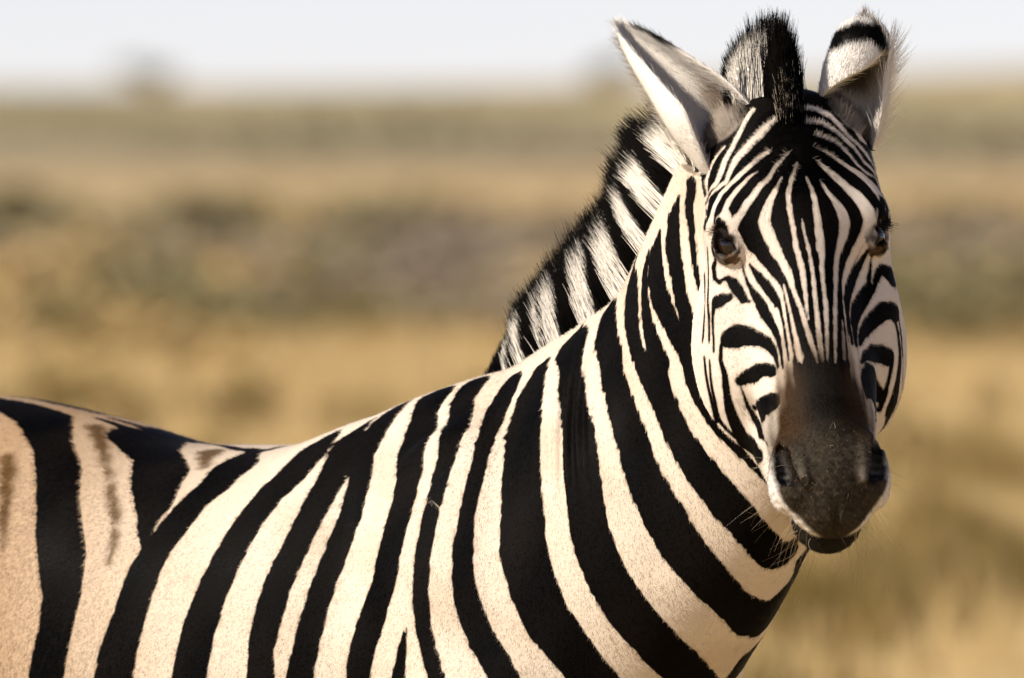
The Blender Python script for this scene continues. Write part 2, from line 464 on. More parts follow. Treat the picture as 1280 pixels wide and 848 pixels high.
# ---- stripes of the coat: (k black / w white over black, points on the skin x y z and half width, mm)
BODY_STRIPES = [
    ('k', [(-799.0, 402.0, 1240.0, 30.8), (-786.0, 325.0, 1201.0, 35.6), (-786.0, 298.0, 1168.0, 35.1), (-787.0, 279.0, 1134.0, 35.2), (-788.0, 265.0, 1101.0, 35.9), (-793.0, 258.0, 1067.0, 35.2), (-798.0, 253.0, 1034.0, 33.4), (-802.0, 247.0, 1000.0, 31.4), (-805.0, 243.0, 970.0, 30.2), (-807.0, 244.0, 939.0, 29.1), (-810.0, 248.0, 908.0, 28.7), (-813.0, 253.0, 878.0, 28.6), (-811.0, 256.0, 847.0, 27.5), (-808.0, 260.0, 816.0, 26.3), (-806.0, 264.0, 786.0, 25.2), (-804.0, 266.0, 755.0, 24.2)]),
    ('k', [(-721.0, 433.0, 1257.0, 12.0), (-711.0, 344.0, 1231.0, 13.5), (-703.0, 299.0, 1202.0, 14.4), (-696.0, 257.0, 1162.0, 15.2), (-690.0, 226.0, 1123.0, 17.3), (-691.0, 208.0, 1089.0, 17.9), (-692.0, 196.0, 1056.0, 18.3), (-693.0, 188.0, 1023.0, 18.7), (-697.0, 185.0, 989.0, 18.9), (-700.0, 186.0, 955.0, 19.0), (-704.0, 189.0, 921.0, 19.2), (-705.0, 193.0, 891.0, 18.8), (-707.0, 201.0, 860.0, 18.4), (-708.0, 213.0, 829.0, 18.1), (-710.0, 230.0, 797.0, 16.4)]),
    ('k', [(-677.0, 461.0, 1262.0, 3.7), (-627.0, 387.0, 1250.0, 33.3), (-597.0, 347.0, 1239.0, 38.4), (-583.0, 260.0, 1207.0, 26.1), (-573.0, 202.0, 1171.0, 30.6), (-574.0, 166.0, 1140.0, 29.9), (-572.0, 136.0, 1108.0, 33.0), (-566.0, 104.0, 1068.0, 36.5), (-566.0, 83.0, 1023.0, 31.7), (-574.0, 77.0, 977.0, 28.2), (-583.0, 80.0, 940.0, 29.3), (-586.0, 82.0, 918.0, 29.6), (-593.0, 91.0, 866.0, 29.8), (-599.0, 110.0, 809.0, 27.4), (-601.0, 129.0, 775.0, 26.1), (-604.0, 159.0, 739.0, 25.1), (-607.0, 207.0, 702.0, 24.7)]),
    ('k', [(-528.0, 359.0, 1237.0, 5.5), (-492.0, 326.0, 1226.0, 11.9), (-463.0, 283.0, 1213.0, 52.9), (-449.0, 201.0, 1194.0, 30.8), (-443.0, 125.0, 1169.0, 39.6), (-448.0, 79.0, 1138.0, 28.2), (-457.0, 60.0, 1116.0, 16.4), (-460.0, 45.0, 1095.0, 9.9)]),
    ('k', [(-399.0, 331.0, 1208.0, 4.1), (-371.0, 245.0, 1206.0, 5.5), (-346.0, 173.0, 1204.0, 8.2), (-327.0, 149.0, 1203.0, 11.9)]),
    ('k', [(-281.0, 164.0, 1208.0, 3.7), (-302.0, 138.0, 1205.0, 7.3), (-327.0, 130.0, 1200.0, 12.8), (-349.0, 84.0, 1183.0, 33.3), (-371.0, 56.0, 1162.0, 26.4), (-399.0, 44.0, 1139.0, 23.5), (-421.0, 31.0, 1112.0, 24.0), (-443.0, 24.0, 1085.0, 24.1), (-461.0, 18.0, 1053.0, 25.2), (-474.0, 12.0, 1016.0, 26.3), (-485.0, 10.0, 980.0, 27.0), (-495.0, 13.0, 943.0, 30.3), (-500.0, 15.0, 915.0, 30.4), (-506.0, 22.0, 860.0, 29.3), (-509.0, 29.0, 827.0, 27.6), (-511.0, 40.0, 795.0, 26.3), (-513.0, 61.0, 752.0, 23.7), (-515.0, 96.0, 709.0, 21.4)]),
    ('k', [(-215.0, 33.0, 1231.0, 2.9), (-228.0, 20.0, 1223.0, 15.0), (-247.0, 3.0, 1207.0, 27.5), (-276.0, -21.0, 1177.0, 25.9), (-300.0, -27.0, 1155.0, 25.0), (-325.0, -37.0, 1123.0, 22.8), (-348.0, -47.0, 1087.0, 23.7), (-371.0, -55.0, 1037.0, 24.3), (-388.0, -57.0, 992.0, 25.2), (-399.0, -57.0, 946.0, 26.5), (-405.0, -55.0, 909.0, 27.7), (-410.0, -49.0, 854.0, 26.7), (-413.0, -41.0, 820.0, 25.7), (-415.0, -29.0, 785.0, 25.0), (-418.0, -9.0, 745.0, 22.5), (-421.0, 23.0, 704.0, 20.0)]),
    ('k', [(-170.0, 12.0, 1247.0, 2.9), (-182.0, 9.0, 1240.0, 5.8), (-204.0, -19.0, 1217.0, 21.3), (-222.0, -57.0, 1178.0, 20.6), (-246.0, -79.0, 1135.0, 19.7), (-270.0, -94.0, 1088.0, 18.9), (-290.0, -101.0, 1045.0, 20.2), (-304.0, -106.0, 997.0, 21.1), (-311.0, -107.0, 966.0, 18.9), (-312.0, -109.0, 926.0, 20.0), (-311.0, -108.0, 875.0, 20.0), (-310.0, -104.0, 843.0, 18.9), (-309.0, -98.0, 811.0, 17.8), (-309.0, -89.0, 780.0, 16.8), (-309.0, -76.0, 749.0, 15.8), (-309.0, -58.0, 718.0, 14.9)]),
    ('k', [(-123.0, 14.0, 1270.0, 2.4), (-134.0, 16.0, 1265.0, 9.4), (-151.0, -4.0, 1253.0, 17.5), (-172.0, -30.0, 1230.0, 21.5), (-185.0, -57.0, 1202.0, 17.0), (-189.0, -85.0, 1169.0, 17.0), (-200.0, -106.0, 1126.0, 17.4), (-221.0, -121.0, 1074.0, 17.4), (-240.0, -129.0, 1027.0, 16.6), (-255.0, -136.0, 970.0, 18.2), (-264.0, -134.0, 928.0, 19.2), (-272.0, -128.0, 874.0, 20.4), (-273.0, -123.0, 840.0, 19.3), (-274.0, -115.0, 806.0, 18.4), (-273.0, -101.0, 762.0, 16.4), (-272.0, -78.0, 718.0, 14.6)]),
    ('k', [(-82.0, -8.0, 1285.0, 3.8), (-95.0, -21.0, 1277.0, 27.5), (-110.0, -59.0, 1250.0, 19.4), (-119.0, -108.0, 1217.0, 31.3), (-127.0, -157.0, 1185.0, 23.5), (-135.0, -174.0, 1148.0, 20.5), (-148.0, -183.0, 1100.0, 20.0), (-159.0, -190.0, 1048.0, 21.4), (-173.0, -181.0, 1005.0, 22.6), (-184.0, -177.0, 972.0, 19.6), (-191.0, -172.0, 924.0, 18.7), (-199.0, -162.0, 866.0, 18.7), (-202.0, -155.0, 832.0, 17.3), (-205.0, -144.0, 798.0, 16.0), (-205.0, -130.0, 759.0, 14.1), (-205.0, -111.0, 720.0, 12.5)]),
    ('k', [(-130.0, -222.0, 995.0, 1.2), (-136.0, -216.0, 968.0, 7.6), (-140.0, -210.0, 925.0, 13.2), (-145.0, -202.0, 877.0, 15.7), (-147.0, -194.0, 844.0, 15.5), (-149.0, -182.0, 810.0, 15.4)]),
    ('k', [(-29.0, -50.0, 1299.0, 1.9), (-46.0, -50.0, 1292.0, 21.3), (-62.0, -80.0, 1269.0, 19.0), (-71.0, -151.0, 1238.0, 20.1), (-80.0, -185.0, 1205.0, 13.2), (-91.0, -201.0, 1168.0, 12.2), (-102.0, -212.0, 1125.0, 12.6), (-110.0, -221.0, 1083.0, 12.4), (-113.0, -229.0, 1040.0, 12.7), (-109.0, -237.0, 993.0, 12.3), (-100.0, -247.0, 956.0, 12.7), (-92.0, -258.0, 928.0, 12.5), (-82.0, -268.0, 881.0, 13.6), (-80.0, -263.0, 847.0, 14.1), (-77.0, -257.0, 814.0, 14.3), (-79.0, -247.0, 770.0, 13.9), (-80.0, -236.0, 727.0, 13.8)]),
    ('k', [(10.0, -125.0, 1303.0, 5.0), (-1.0, -119.0, 1294.0, 18.8), (-16.0, -140.0, 1266.0, 19.0), (-29.0, -179.0, 1234.0, 12.3), (-39.0, -207.0, 1201.0, 10.8), (-48.0, -223.0, 1168.0, 10.2), (-56.0, -235.0, 1131.0, 11.2), (-61.0, -246.0, 1088.0, 14.1), (-60.0, -255.0, 1051.0, 14.8), (-53.0, -262.0, 1018.0, 16.6), (-36.0, -274.0, 980.0, 17.2), (-16.0, -289.0, 948.0, 18.2), (1.0, -300.0, 915.0, 18.1), (17.0, -301.0, 873.0, 17.1), (32.0, -284.0, 815.0, 16.1)]),
    ('k', [(45.0, -159.0, 1324.0, 5.0), (34.0, -161.0, 1307.0, 16.9), (25.0, -174.0, 1281.0, 26.8), (17.0, -206.0, 1244.0, 32.8), (14.0, -237.0, 1207.0, 31.6), (13.0, -260.0, 1169.0, 33.9), (13.0, -276.0, 1132.0, 34.4), (14.0, -284.0, 1094.0, 34.1), (26.0, -296.0, 1048.0, 33.9), (45.0, -307.0, 1005.0, 32.3), (68.0, -315.0, 977.0, 30.2), (100.0, -315.0, 936.0, 28.4), (124.0, -307.0, 906.0, 26.6), (156.0, -281.0, 862.0, 22.0), (180.0, -233.0, 812.0, 20.0)]),
    ('k', [(91.0, -162.0, 1372.0, 1.7), (84.0, -176.0, 1359.0, 6.8), (75.0, -191.0, 1341.0, 30.5), (74.0, -220.0, 1320.0, 22.0), (77.0, -268.0, 1269.0, 22.9), (80.0, -307.0, 1232.0, 27.4), (85.0, -326.0, 1190.0, 28.8), (90.0, -337.0, 1148.0, 29.4), (98.0, -345.0, 1106.0, 30.2), (117.0, -355.0, 1059.0, 30.3), (144.0, -359.0, 1017.0, 30.9), (174.0, -355.0, 984.0, 29.8), (208.0, -333.0, 950.0, 28.7), (237.0, -285.0, 919.0, 23.9), (266.0, -201.0, 882.0, 28.0)]),
    ('k', [(127.0, -208.0, 1402.0, 1.7), (120.0, -228.0, 1383.0, 19.9), (116.0, -254.0, 1359.0, 23.9), (122.0, -286.0, 1331.0, 21.8), (125.0, -308.0, 1303.0, 19.3), (135.0, -336.0, 1271.0, 22.1), (147.0, -359.0, 1234.0, 24.0), (158.0, -375.0, 1196.0, 25.6), (172.0, -389.0, 1162.0, 27.5), (189.0, -399.0, 1131.0, 30.0), (211.0, -405.0, 1094.0, 28.8), (240.0, -402.0, 1061.0, 25.9), (268.0, -385.0, 1032.0, 22.6), (294.0, -350.0, 1011.0, 28.0), (314.0, -325.0, 1011.0, 32.5), (333.0, -325.0, 1037.0, 27.5), (346.0, -337.0, 1061.0, 8.2), (354.0, -359.0, 1083.0, 11.3)]),
    ('k', [(157.0, -277.0, 1461.0, 1.6), (150.0, -269.0, 1442.0, 5.5), (147.0, -286.0, 1416.0, 20.6), (147.0, -301.0, 1390.0, 20.6), (148.0, -320.0, 1361.0, 16.3), (154.0, -343.0, 1333.0, 12.8), (162.0, -359.0, 1321.0, 16.6), (176.0, -380.0, 1295.0, 18.5), (190.0, -396.0, 1263.0, 19.1), (206.0, -409.0, 1230.0, 19.5), (227.0, -422.0, 1198.0, 21.7), (253.0, -431.0, 1165.0, 23.0), (279.0, -431.0, 1135.0, 23.0), (303.0, -420.0, 1106.0, 20.4), (321.0, -403.0, 1089.0, 21.6), (334.0, -396.0, 1093.0, 18.6), (344.0, -399.0, 1106.0, 7.8)]),
    ('k', [(168.0, -321.0, 1459.0, 4.0), (163.0, -320.0, 1436.0, 8.0), (162.0, -329.0, 1410.0, 8.9), (164.0, -343.0, 1381.0, 12.1), (171.0, -363.0, 1353.0, 13.8), (182.0, -383.0, 1324.0, 13.4), (179.0, -382.0, 1300.0, 16.3), (190.0, -395.0, 1268.0, 17.9)]),
    ('k', [(181.0, -338.0, 1483.0, 3.4), (175.0, -338.0, 1456.0, 16.7), (175.0, -346.0, 1433.0, 19.8), (180.0, -364.0, 1404.0, 17.5), (193.0, -389.0, 1376.0, 15.0), (207.0, -407.0, 1347.0, 13.4), (216.0, -419.0, 1325.0, 15.1), (220.0, -424.0, 1310.0, 17.4), (228.0, -432.0, 1289.0, 16.7), (244.0, -441.0, 1257.0, 11.5), (267.0, -450.0, 1232.0, 11.3), (292.0, -455.0, 1208.0, 10.7), (311.0, -453.0, 1189.0, 10.4), (328.0, -441.0, 1166.0, 5.6)]),
    ('k', [(204.0, -365.0, 1527.0, 2.7), (197.0, -360.0, 1501.0, 12.4), (196.0, -368.0, 1469.0, 15.2), (201.0, -383.0, 1437.0, 12.8), (207.0, -400.0, 1398.0, 11.5), (217.0, -418.0, 1363.0, 15.8)]),
    ('k', [(230.0, -311.0, 1560.0, 2.0), (220.0, -382.0, 1543.0, 8.9), (216.0, -382.0, 1517.0, 7.9), (218.0, -388.0, 1495.0, 6.1), (221.0, -397.0, 1466.0, 5.3), (223.0, -406.0, 1443.0, 4.4), (228.0, -420.0, 1418.0, 4.6)]),
    ('w', [(-102.0, -197.0, 1160.0, 0.9), (-98.0, -206.0, 1148.0, 1.0), (-87.0, -216.0, 1141.0, 1.3), (-69.0, -227.0, 1138.0, 0.8)]),
]
BROWN_SMUDGES = [
    ('b', [(-529.0, 306.0, 1226.0, 13.7), (-520.0, 250.0, 1207.0, 8.6), (-508.0, 167.0, 1168.0, 6.2), (-498.0, 99.0, 1124.0, 7.7), (-499.0, 65.0, 1083.0, 7.0), (-506.0, 58.0, 1065.0, 3.1)]),
    ('b', [(-640.0, 257.0, 1188.0, 11.8), (-639.0, 216.0, 1152.0, 10.8), (-641.0, 185.0, 1111.0, 7.6), (-642.0, 166.0, 1075.0, 4.8)]),
    ('b', [(-379.0, 174.0, 1200.0, 19.0), (-386.0, 116.0, 1184.0, 6.8)]),
]
HEAD_STRIPES = [
    ('k', [(336.2, -411.7, 1640.5, 82.8), (338.8, -426.3, 1626.9, 99.8), (341.5, -437.5, 1613.3, 96.8), (344.3, -447.0, 1599.7, 98.2), (347.0, -455.3, 1586.1, 100.1), (349.8, -462.5, 1572.6, 101.5), (352.1, -472.0, 1556.4, 97.8), (354.5, -482.8, 1540.3, 95.2), (356.9, -492.2, 1524.3, 90.8), (357.4, -499.4, 1508.2, 84.1), (357.9, -505.7, 1492.1, 78.4), (358.4, -511.8, 1476.0, 72.9), (360.2, -517.4, 1461.5, 68.3), (362.0, -524.1, 1447.1, 64.0), (363.8, -531.3, 1432.7, 58.5), (365.5, -538.6, 1418.3, 51.4), (367.1, -545.4, 1404.8, 48.6), (368.7, -552.2, 1391.4, 45.8), (370.3, -559.0, 1378.0, 43.1), (371.9, -565.8, 1364.6, 40.5), (373.5, -572.6, 1351.2, 37.7), (374.7, -580.4, 1336.0, 37.7), (376.0, -588.2, 1320.7, 37.6)]),
    ('k', [(265.1, -412.3, 1611.3, 34.6), (259.1, -420.4, 1594.3, 50.7), (253.2, -425.7, 1577.2, 41.3), (249.7, -431.0, 1562.7, 41.0), (246.2, -435.3, 1548.1, 54.0), (242.2, -445.4, 1523.9, 37.4), (239.1, -460.5, 1502.6, 18.2)]),
    ('k', [(419.4, -399.1, 1606.4, 45.9), (428.1, -404.1, 1589.3, 48.3), (436.9, -404.1, 1572.3, 54.7), (441.6, -407.9, 1558.6, 52.2), (445.3, -416.4, 1545.0, 46.1), (452.6, -434.1, 1525.7, 32.6), (457.3, -440.8, 1512.1, 22.0)]),
    ('w', [(259.2, -424.8, 1588.6, 1.7), (248.9, -420.4, 1575.8, 2.4), (240.9, -414.1, 1559.6, 4.3), (237.0, -411.5, 1545.1, 4.9), (234.1, -440.5, 1495.6, 1.2)]),
    ('w', [(293.8, -409.8, 1633.6, 3.2), (283.3, -420.9, 1617.6, 3.4), (275.6, -428.6, 1602.3, 3.4), (267.9, -434.0, 1587.1, 3.5), (259.0, -437.0, 1571.0, 4.7), (253.4, -441.2, 1555.0, 5.1), (248.5, -442.1, 1543.8, 4.1), (239.9, -426.4, 1534.0, 1.8), (235.4, -407.9, 1524.2, 2.9)]),
    ('w', [(321.0, -430.8, 1621.0, 3.3), (308.2, -437.5, 1609.6, 5.1), (297.2, -442.3, 1598.3, 5.4), (286.2, -445.3, 1587.1, 5.7), (273.3, -446.3, 1574.3, 5.0), (266.1, -450.0, 1559.9, 4.1), (260.4, -453.5, 1546.3, 3.5), (249.3, -447.4, 1537.4, 3.2), (240.6, -434.5, 1527.6, 1.5), (237.7, -413.9, 1516.2, 4.0), (236.4, -451.0, 1502.1, 1.4)]),
    ('w', [(313.3, -455.8, 1583.2, 1.8), (310.0, -456.6, 1580.8, 2.8), (294.0, -458.6, 1569.5, 3.1), (277.9, -459.7, 1555.1, 3.3), (265.1, -459.3, 1542.3, 3.2), (253.9, -458.7, 1531.1, 3.7), (247.4, -462.2, 1519.9, 4.4), (243.3, -467.2, 1507.1, 4.0), (240.9, -467.1, 1495.9, 7.2), (237.8, -460.6, 1489.4, 8.3)]),
    ('w', [(297.9, -465.5, 1558.4, 1.1), (285.8, -466.0, 1549.5, 2.2), (274.6, -467.5, 1537.5, 3.0), (263.3, -473.4, 1523.2, 3.7), (258.4, -480.0, 1510.4, 4.0), (255.9, -482.3, 1502.4, 2.7)]),
    ('w', [(336.5, -458.5, 1581.4, 0.8), (322.6, -465.4, 1567.3, 2.2), (309.7, -473.5, 1548.8, 3.1), (296.9, -476.6, 1536.0, 4.3), (285.6, -481.8, 1520.0, 4.9), (277.5, -486.7, 1507.3, 4.5), (269.8, -488.6, 1497.7, 6.3), (266.2, -489.0, 1483.3, 5.5), (269.4, -488.2, 1475.3, 4.4)]),
    ('w', [(327.4, -474.9, 1551.8, 0.6), (318.8, -484.1, 1534.2, 3.1), (309.5, -491.1, 1514.8, 5.7), (305.5, -495.6, 1496.6, 7.8), (311.6, -501.5, 1480.6, 7.6), (320.6, -509.1, 1462.4, 6.6), (317.2, -506.9, 1465.1, 6.6), (328.4, -517.3, 1446.9, 5.8), (335.1, -526.4, 1433.3, 4.4), (340.6, -536.9, 1415.2, 2.7), (348.3, -549.0, 1394.9, 2.9), (353.8, -559.1, 1376.9, 2.9), (359.2, -568.8, 1358.8, 2.9), (365.2, -578.4, 1340.8, 2.5), (368.0, -584.7, 1328.4, 1.0)]),
    ('w', [(345.7, -464.5, 1569.6, 0.8), (339.2, -477.6, 1549.0, 2.5), (335.1, -488.9, 1530.8, 2.9), (336.5, -497.8, 1512.6, 3.1), (340.9, -506.7, 1489.8, 3.1), (344.1, -515.9, 1464.8, 3.3), (346.4, -517.8, 1460.6, 3.6), (350.7, -527.6, 1440.2, 3.3), (353.9, -539.2, 1417.6, 2.7), (356.0, -550.6, 1394.9, 1.7), (358.3, -557.8, 1380.9, 0.6)]),
    ('w', [(351.3, -502.9, 1500.8, 0.6), (354.6, -509.4, 1483.0, 1.6), (359.0, -516.1, 1464.8, 2.4), (360.1, -517.8, 1460.6, 2.0), (363.3, -527.5, 1440.2, 2.4), (365.3, -539.0, 1417.6, 2.5), (367.4, -550.6, 1394.9, 2.9), (369.4, -562.1, 1372.4, 3.1), (371.6, -573.6, 1349.8, 2.9), (374.6, -583.8, 1329.5, 1.0)]),
    ('w', [(357.6, -474.5, 1551.8, 0.8), (363.1, -483.1, 1537.6, 2.9), (367.5, -491.5, 1521.7, 3.4), (369.7, -498.8, 1503.5, 4.3), (371.8, -505.3, 1485.2, 5.1), (373.9, -512.6, 1464.8, 5.4), (375.0, -513.9, 1460.6, 4.0), (374.8, -524.4, 1440.2, 3.2), (376.8, -534.8, 1419.8, 2.3), (378.9, -545.1, 1399.4, 2.7), (379.8, -555.9, 1379.1, 2.7), (380.0, -566.9, 1358.8, 2.3), (380.3, -574.1, 1345.3, 1.5), (380.5, -581.3, 1331.8, 0.8)]),
    ('w', [(373.7, -473.0, 1548.3, 0.7), (381.6, -478.8, 1535.3, 2.6), (390.7, -481.4, 1523.9, 4.5), (399.3, -483.0, 1510.2, 6.9), (403.8, -485.1, 1496.5, 8.0), (401.9, -490.0, 1482.8, 6.9), (397.1, -497.7, 1466.9, 4.9), (395.2, -500.5, 1462.7, 4.3), (392.4, -512.6, 1440.0, 3.6), (391.4, -526.9, 1417.4, 2.9), (391.1, -535.2, 1403.8, 2.9), (390.8, -543.3, 1390.3, 3.0), (390.6, -551.2, 1376.7, 2.9), (390.4, -559.2, 1363.2, 2.8), (390.3, -568.9, 1346.3, 2.3), (390.2, -578.5, 1329.4, 1.8)]),
    ('w', [(366.0, -458.4, 1575.3, 0.7), (379.7, -461.6, 1562.7, 3.0), (393.4, -463.2, 1551.2, 5.2), (407.1, -463.7, 1538.6, 6.3), (420.8, -465.3, 1527.2, 7.7), (431.0, -469.9, 1512.3, 9.0), (435.6, -471.5, 1498.6, 9.0), (429.8, -473.7, 1484.9, 7.1), (422.4, -474.7, 1472.3, 6.7), (415.9, -479.4, 1459.8, 6.8), (408.3, -490.4, 1444.3, 6.4), (402.6, -509.1, 1424.0, 5.1), (401.4, -520.9, 1408.1, 2.5), (402.2, -532.5, 1387.8, 1.4), (404.3, -542.6, 1367.4, 1.4), (406.3, -551.3, 1349.4, 1.7), (407.4, -561.3, 1331.3, 1.6)]),
    ('w', [(399.3, -541.8, 1378.8, 1.0), (400.4, -552.9, 1358.5, 2.4), (401.1, -567.1, 1333.7, 2.9)]),
    ('w', [(365.0, -450.6, 1589.0, 0.5), (382.2, -450.2, 1580.9, 1.4), (398.3, -449.3, 1570.6, 2.2), (414.4, -445.9, 1560.3, 3.5), (430.7, -440.5, 1548.8, 5.8), (442.2, -439.7, 1537.3, 9.8), (448.9, -445.9, 1525.9, 8.2), (452.6, -451.8, 1514.5, 2.6)]),
    ('w', [(368.7, -440.4, 1602.7, 1.7), (384.8, -437.5, 1598.1, 2.3), (398.6, -435.9, 1590.1, 2.5), (410.1, -436.4, 1578.6, 2.3), (419.3, -437.3, 1567.1, 2.1), (430.8, -433.5, 1556.8, 2.0), (444.2, -415.2, 1548.6, 1.3), (446.7, -422.3, 1539.5, 2.0), (452.0, -436.7, 1525.8, 1.6), (457.6, -434.9, 1514.3, 1.2)]),
    ('w', [(357.4, -430.8, 1618.7, 2.8), (375.9, -425.7, 1617.6, 3.6), (392.0, -425.2, 1608.4, 3.8), (405.8, -425.1, 1596.9, 3.4), (417.3, -424.2, 1585.4, 3.1), (428.8, -424.9, 1569.3, 3.1), (440.6, -414.3, 1557.8, 3.1), (443.6, -415.8, 1549.8, 1.4), (457.3, -437.1, 1514.3, 1.2)]),
    ('w', [(355.5, -414.5, 1635.9, 5.1), (371.6, -411.3, 1633.6, 5.4), (387.7, -411.2, 1625.6, 4.8), (399.2, -414.5, 1614.1, 4.2), (408.3, -417.6, 1602.6, 3.4), (422.2, -413.7, 1590.0, 3.3), (433.8, -407.5, 1576.1, 4.6), (441.3, -401.3, 1562.3, 1.6), (442.7, -413.6, 1553.2, 1.0)]),
    ('w', [(392.9, -387.5, 1638.2, 5.2), (406.8, -385.3, 1629.0, 7.2), (415.8, -393.5, 1615.2, 7.0), (424.9, -398.2, 1599.1, 6.2), (432.0, -391.4, 1591.0, 2.0)]),
    ('w', [(459.0, -436.9, 1507.9, 4.0), (458.8, -440.5, 1506.3, 3.2)]),
    ('k', [(450.3, -444.6, 1524.7, 6.5), (448.5, -460.9, 1507.7, 5.7), (446.1, -463.1, 1493.9, 4.5)]),
    ('k', [(250.7, -479.6, 1497.3, 5.5), (254.9, -479.1, 1489.6, 11.0), (259.0, -487.9, 1480.1, 3.7), (262.8, -485.7, 1474.4, 1.7)]),
    ('w', [(276.4, -490.0, 1467.1, 4.8), (285.5, -487.8, 1458.0, 5.3), (296.9, -494.3, 1447.7, 5.8), (308.1, -504.2, 1436.5, 5.8), (318.1, -517.3, 1425.2, 5.2), (324.8, -529.1, 1410.6, 3.4)]),
    ('k', [(284.3, -491.7, 1483.2, 5.4), (290.0, -492.7, 1471.7, 6.7), (301.4, -498.1, 1459.2, 8.4), (314.9, -509.0, 1444.5, 9.0), (324.5, -520.7, 1431.0, 6.4), (331.6, -531.4, 1417.4, 3.8), (338.2, -541.0, 1403.9, 3.8), (343.2, -551.5, 1385.8, 4.0), (348.0, -563.7, 1363.3, 4.2), (353.0, -573.9, 1345.3, 3.2)]),
    ('w', [(328.4, -527.3, 1422.4, 0.9), (332.6, -536.8, 1406.1, 1.7), (336.9, -548.2, 1385.8, 1.9), (341.2, -560.4, 1363.2, 2.5), (344.4, -569.2, 1347.4, 4.1), (347.7, -576.3, 1335.1, 4.4), (349.9, -580.9, 1327.2, 1.0)]),
    ('k', [(327.7, -529.7, 1415.1, 1.4), (331.3, -542.6, 1390.2, 2.0), (335.0, -552.7, 1372.2, 2.2), (339.3, -564.1, 1351.9, 1.9)]),
    ('w', [(324.8, -529.1, 1410.6, 3.6), (328.0, -538.1, 1394.7, 2.6), (331.2, -547.9, 1376.7, 1.9), (334.4, -558.7, 1356.3, 1.8), (337.6, -568.5, 1338.3, 2.6), (337.6, -572.2, 1329.3, 1.2)]),
    ('k', [(288.5, -487.3, 1444.7, 2.4), (299.1, -496.5, 1430.6, 6.0), (310.3, -511.7, 1417.1, 7.4), (319.1, -526.3, 1403.7, 6.5), (324.4, -537.4, 1387.9, 4.0), (327.8, -547.7, 1369.8, 2.8), (331.2, -558.8, 1349.5, 3.3), (333.8, -568.2, 1331.5, 1.8)]),
    ('w', [(319.0, -531.3, 1390.0, 4.5), (324.5, -542.8, 1374.3, 3.0), (327.7, -553.8, 1354.0, 2.0), (329.8, -562.9, 1335.9, 2.0), (330.1, -569.5, 1320.1, 1.5)]),
    ('k', [(277.6, -482.3, 1451.0, 1.0), (281.1, -481.3, 1437.3, 1.7), (285.6, -485.8, 1423.6, 2.4), (292.3, -494.2, 1412.3, 5.0), (300.7, -508.0, 1398.8, 8.1), (307.8, -520.9, 1385.3, 8.1), (315.5, -534.5, 1371.9, 5.8), (321.7, -546.2, 1358.4, 4.2), (324.9, -556.5, 1340.3, 2.9), (327.0, -565.7, 1322.3, 2.2)]),
    ('k', [(243.3, -472.5, 1462.6, 5.9), (244.3, -457.8, 1441.6, 4.1), (246.6, -462.8, 1428.8, 3.4), (251.4, -468.5, 1423.8, 2.8), (257.7, -471.6, 1428.1, 2.1), (262.5, -473.9, 1428.7, 3.8), (268.8, -478.4, 1422.3, 7.4), (274.7, -484.1, 1413.1, 7.3), (281.4, -490.8, 1403.6, 5.9), (288.2, -495.5, 1400.8, 1.7)]),
    ('k', [(263.5, -482.0, 1405.9, 5.3), (255.2, -478.3, 1403.1, 8.4), (248.1, -473.4, 1399.8, 8.8), (245.1, -472.1, 1393.7, 4.5), (243.5, -471.8, 1380.9, 2.5), (244.1, -470.9, 1361.6, 2.1), (244.9, -472.5, 1340.8, 2.6)]),
    ('k', [(255.5, -484.8, 1349.9, 3.7), (261.5, -490.0, 1355.6, 11.7), (272.5, -498.0, 1359.2, 15.4), (285.1, -507.7, 1359.4, 12.2), (299.2, -522.9, 1355.9, 8.9), (308.6, -534.9, 1351.6, 8.1), (312.0, -540.1, 1347.8, 7.3), (318.2, -550.5, 1337.9, 4.5), (321.4, -559.7, 1323.3, 2.3)]),
    ('k', [(253.9, -483.3, 1347.4, 3.4), (253.1, -483.0, 1330.1, 3.6), (258.0, -486.4, 1312.4, 5.1), (260.8, -482.2, 1288.5, 6.4), (265.5, -474.3, 1266.3, 10.0), (273.0, -467.7, 1247.8, 11.6), (282.2, -464.1, 1231.2, 13.5), (292.9, -479.6, 1220.6, 17.2), (301.5, -508.1, 1214.1, 7.5)]),
    ('k', [(276.1, -499.5, 1305.3, 7.0), (285.0, -510.4, 1310.2, 8.8), (295.6, -530.7, 1315.2, 12.1), (304.5, -542.0, 1320.0, 8.5), (313.4, -552.9, 1318.4, 8.2), (317.3, -558.9, 1314.0, 2.9)]),
    ('k', [(272.4, -498.3, 1312.6, 1.2), (279.8, -497.4, 1292.5, 1.5), (286.3, -491.3, 1274.0, 3.0), (294.5, -491.1, 1259.4, 5.4), (301.6, -502.2, 1241.4, 6.8), (308.1, -546.7, 1231.6, 2.6)]),
    ('k', [(293.5, -495.0, 1272.3, 3.6), (300.8, -546.2, 1275.4, 10.6), (309.6, -561.9, 1278.5, 13.7), (315.8, -569.3, 1281.4, 11.6)]),
    ('k', [(301.2, -545.8, 1264.4, 14.6), (302.0, -542.5, 1254.3, 1.4)]),
    ('k', [(240.0, -464.4, 1328.4, 2.7), (241.9, -461.5, 1302.7, 3.4), (246.5, -457.0, 1278.7, 4.0), (251.3, -449.4, 1256.5, 4.3), (296.8, -466.4, 1208.3, 1.4)]),
    ('k', [(233.8, -452.0, 1331.8, 3.2), (236.5, -452.0, 1306.1, 3.6), (240.2, -451.9, 1289.6, 4.0), (243.9, -449.2, 1273.0, 4.1), (248.6, -445.1, 1254.5, 3.4)]),
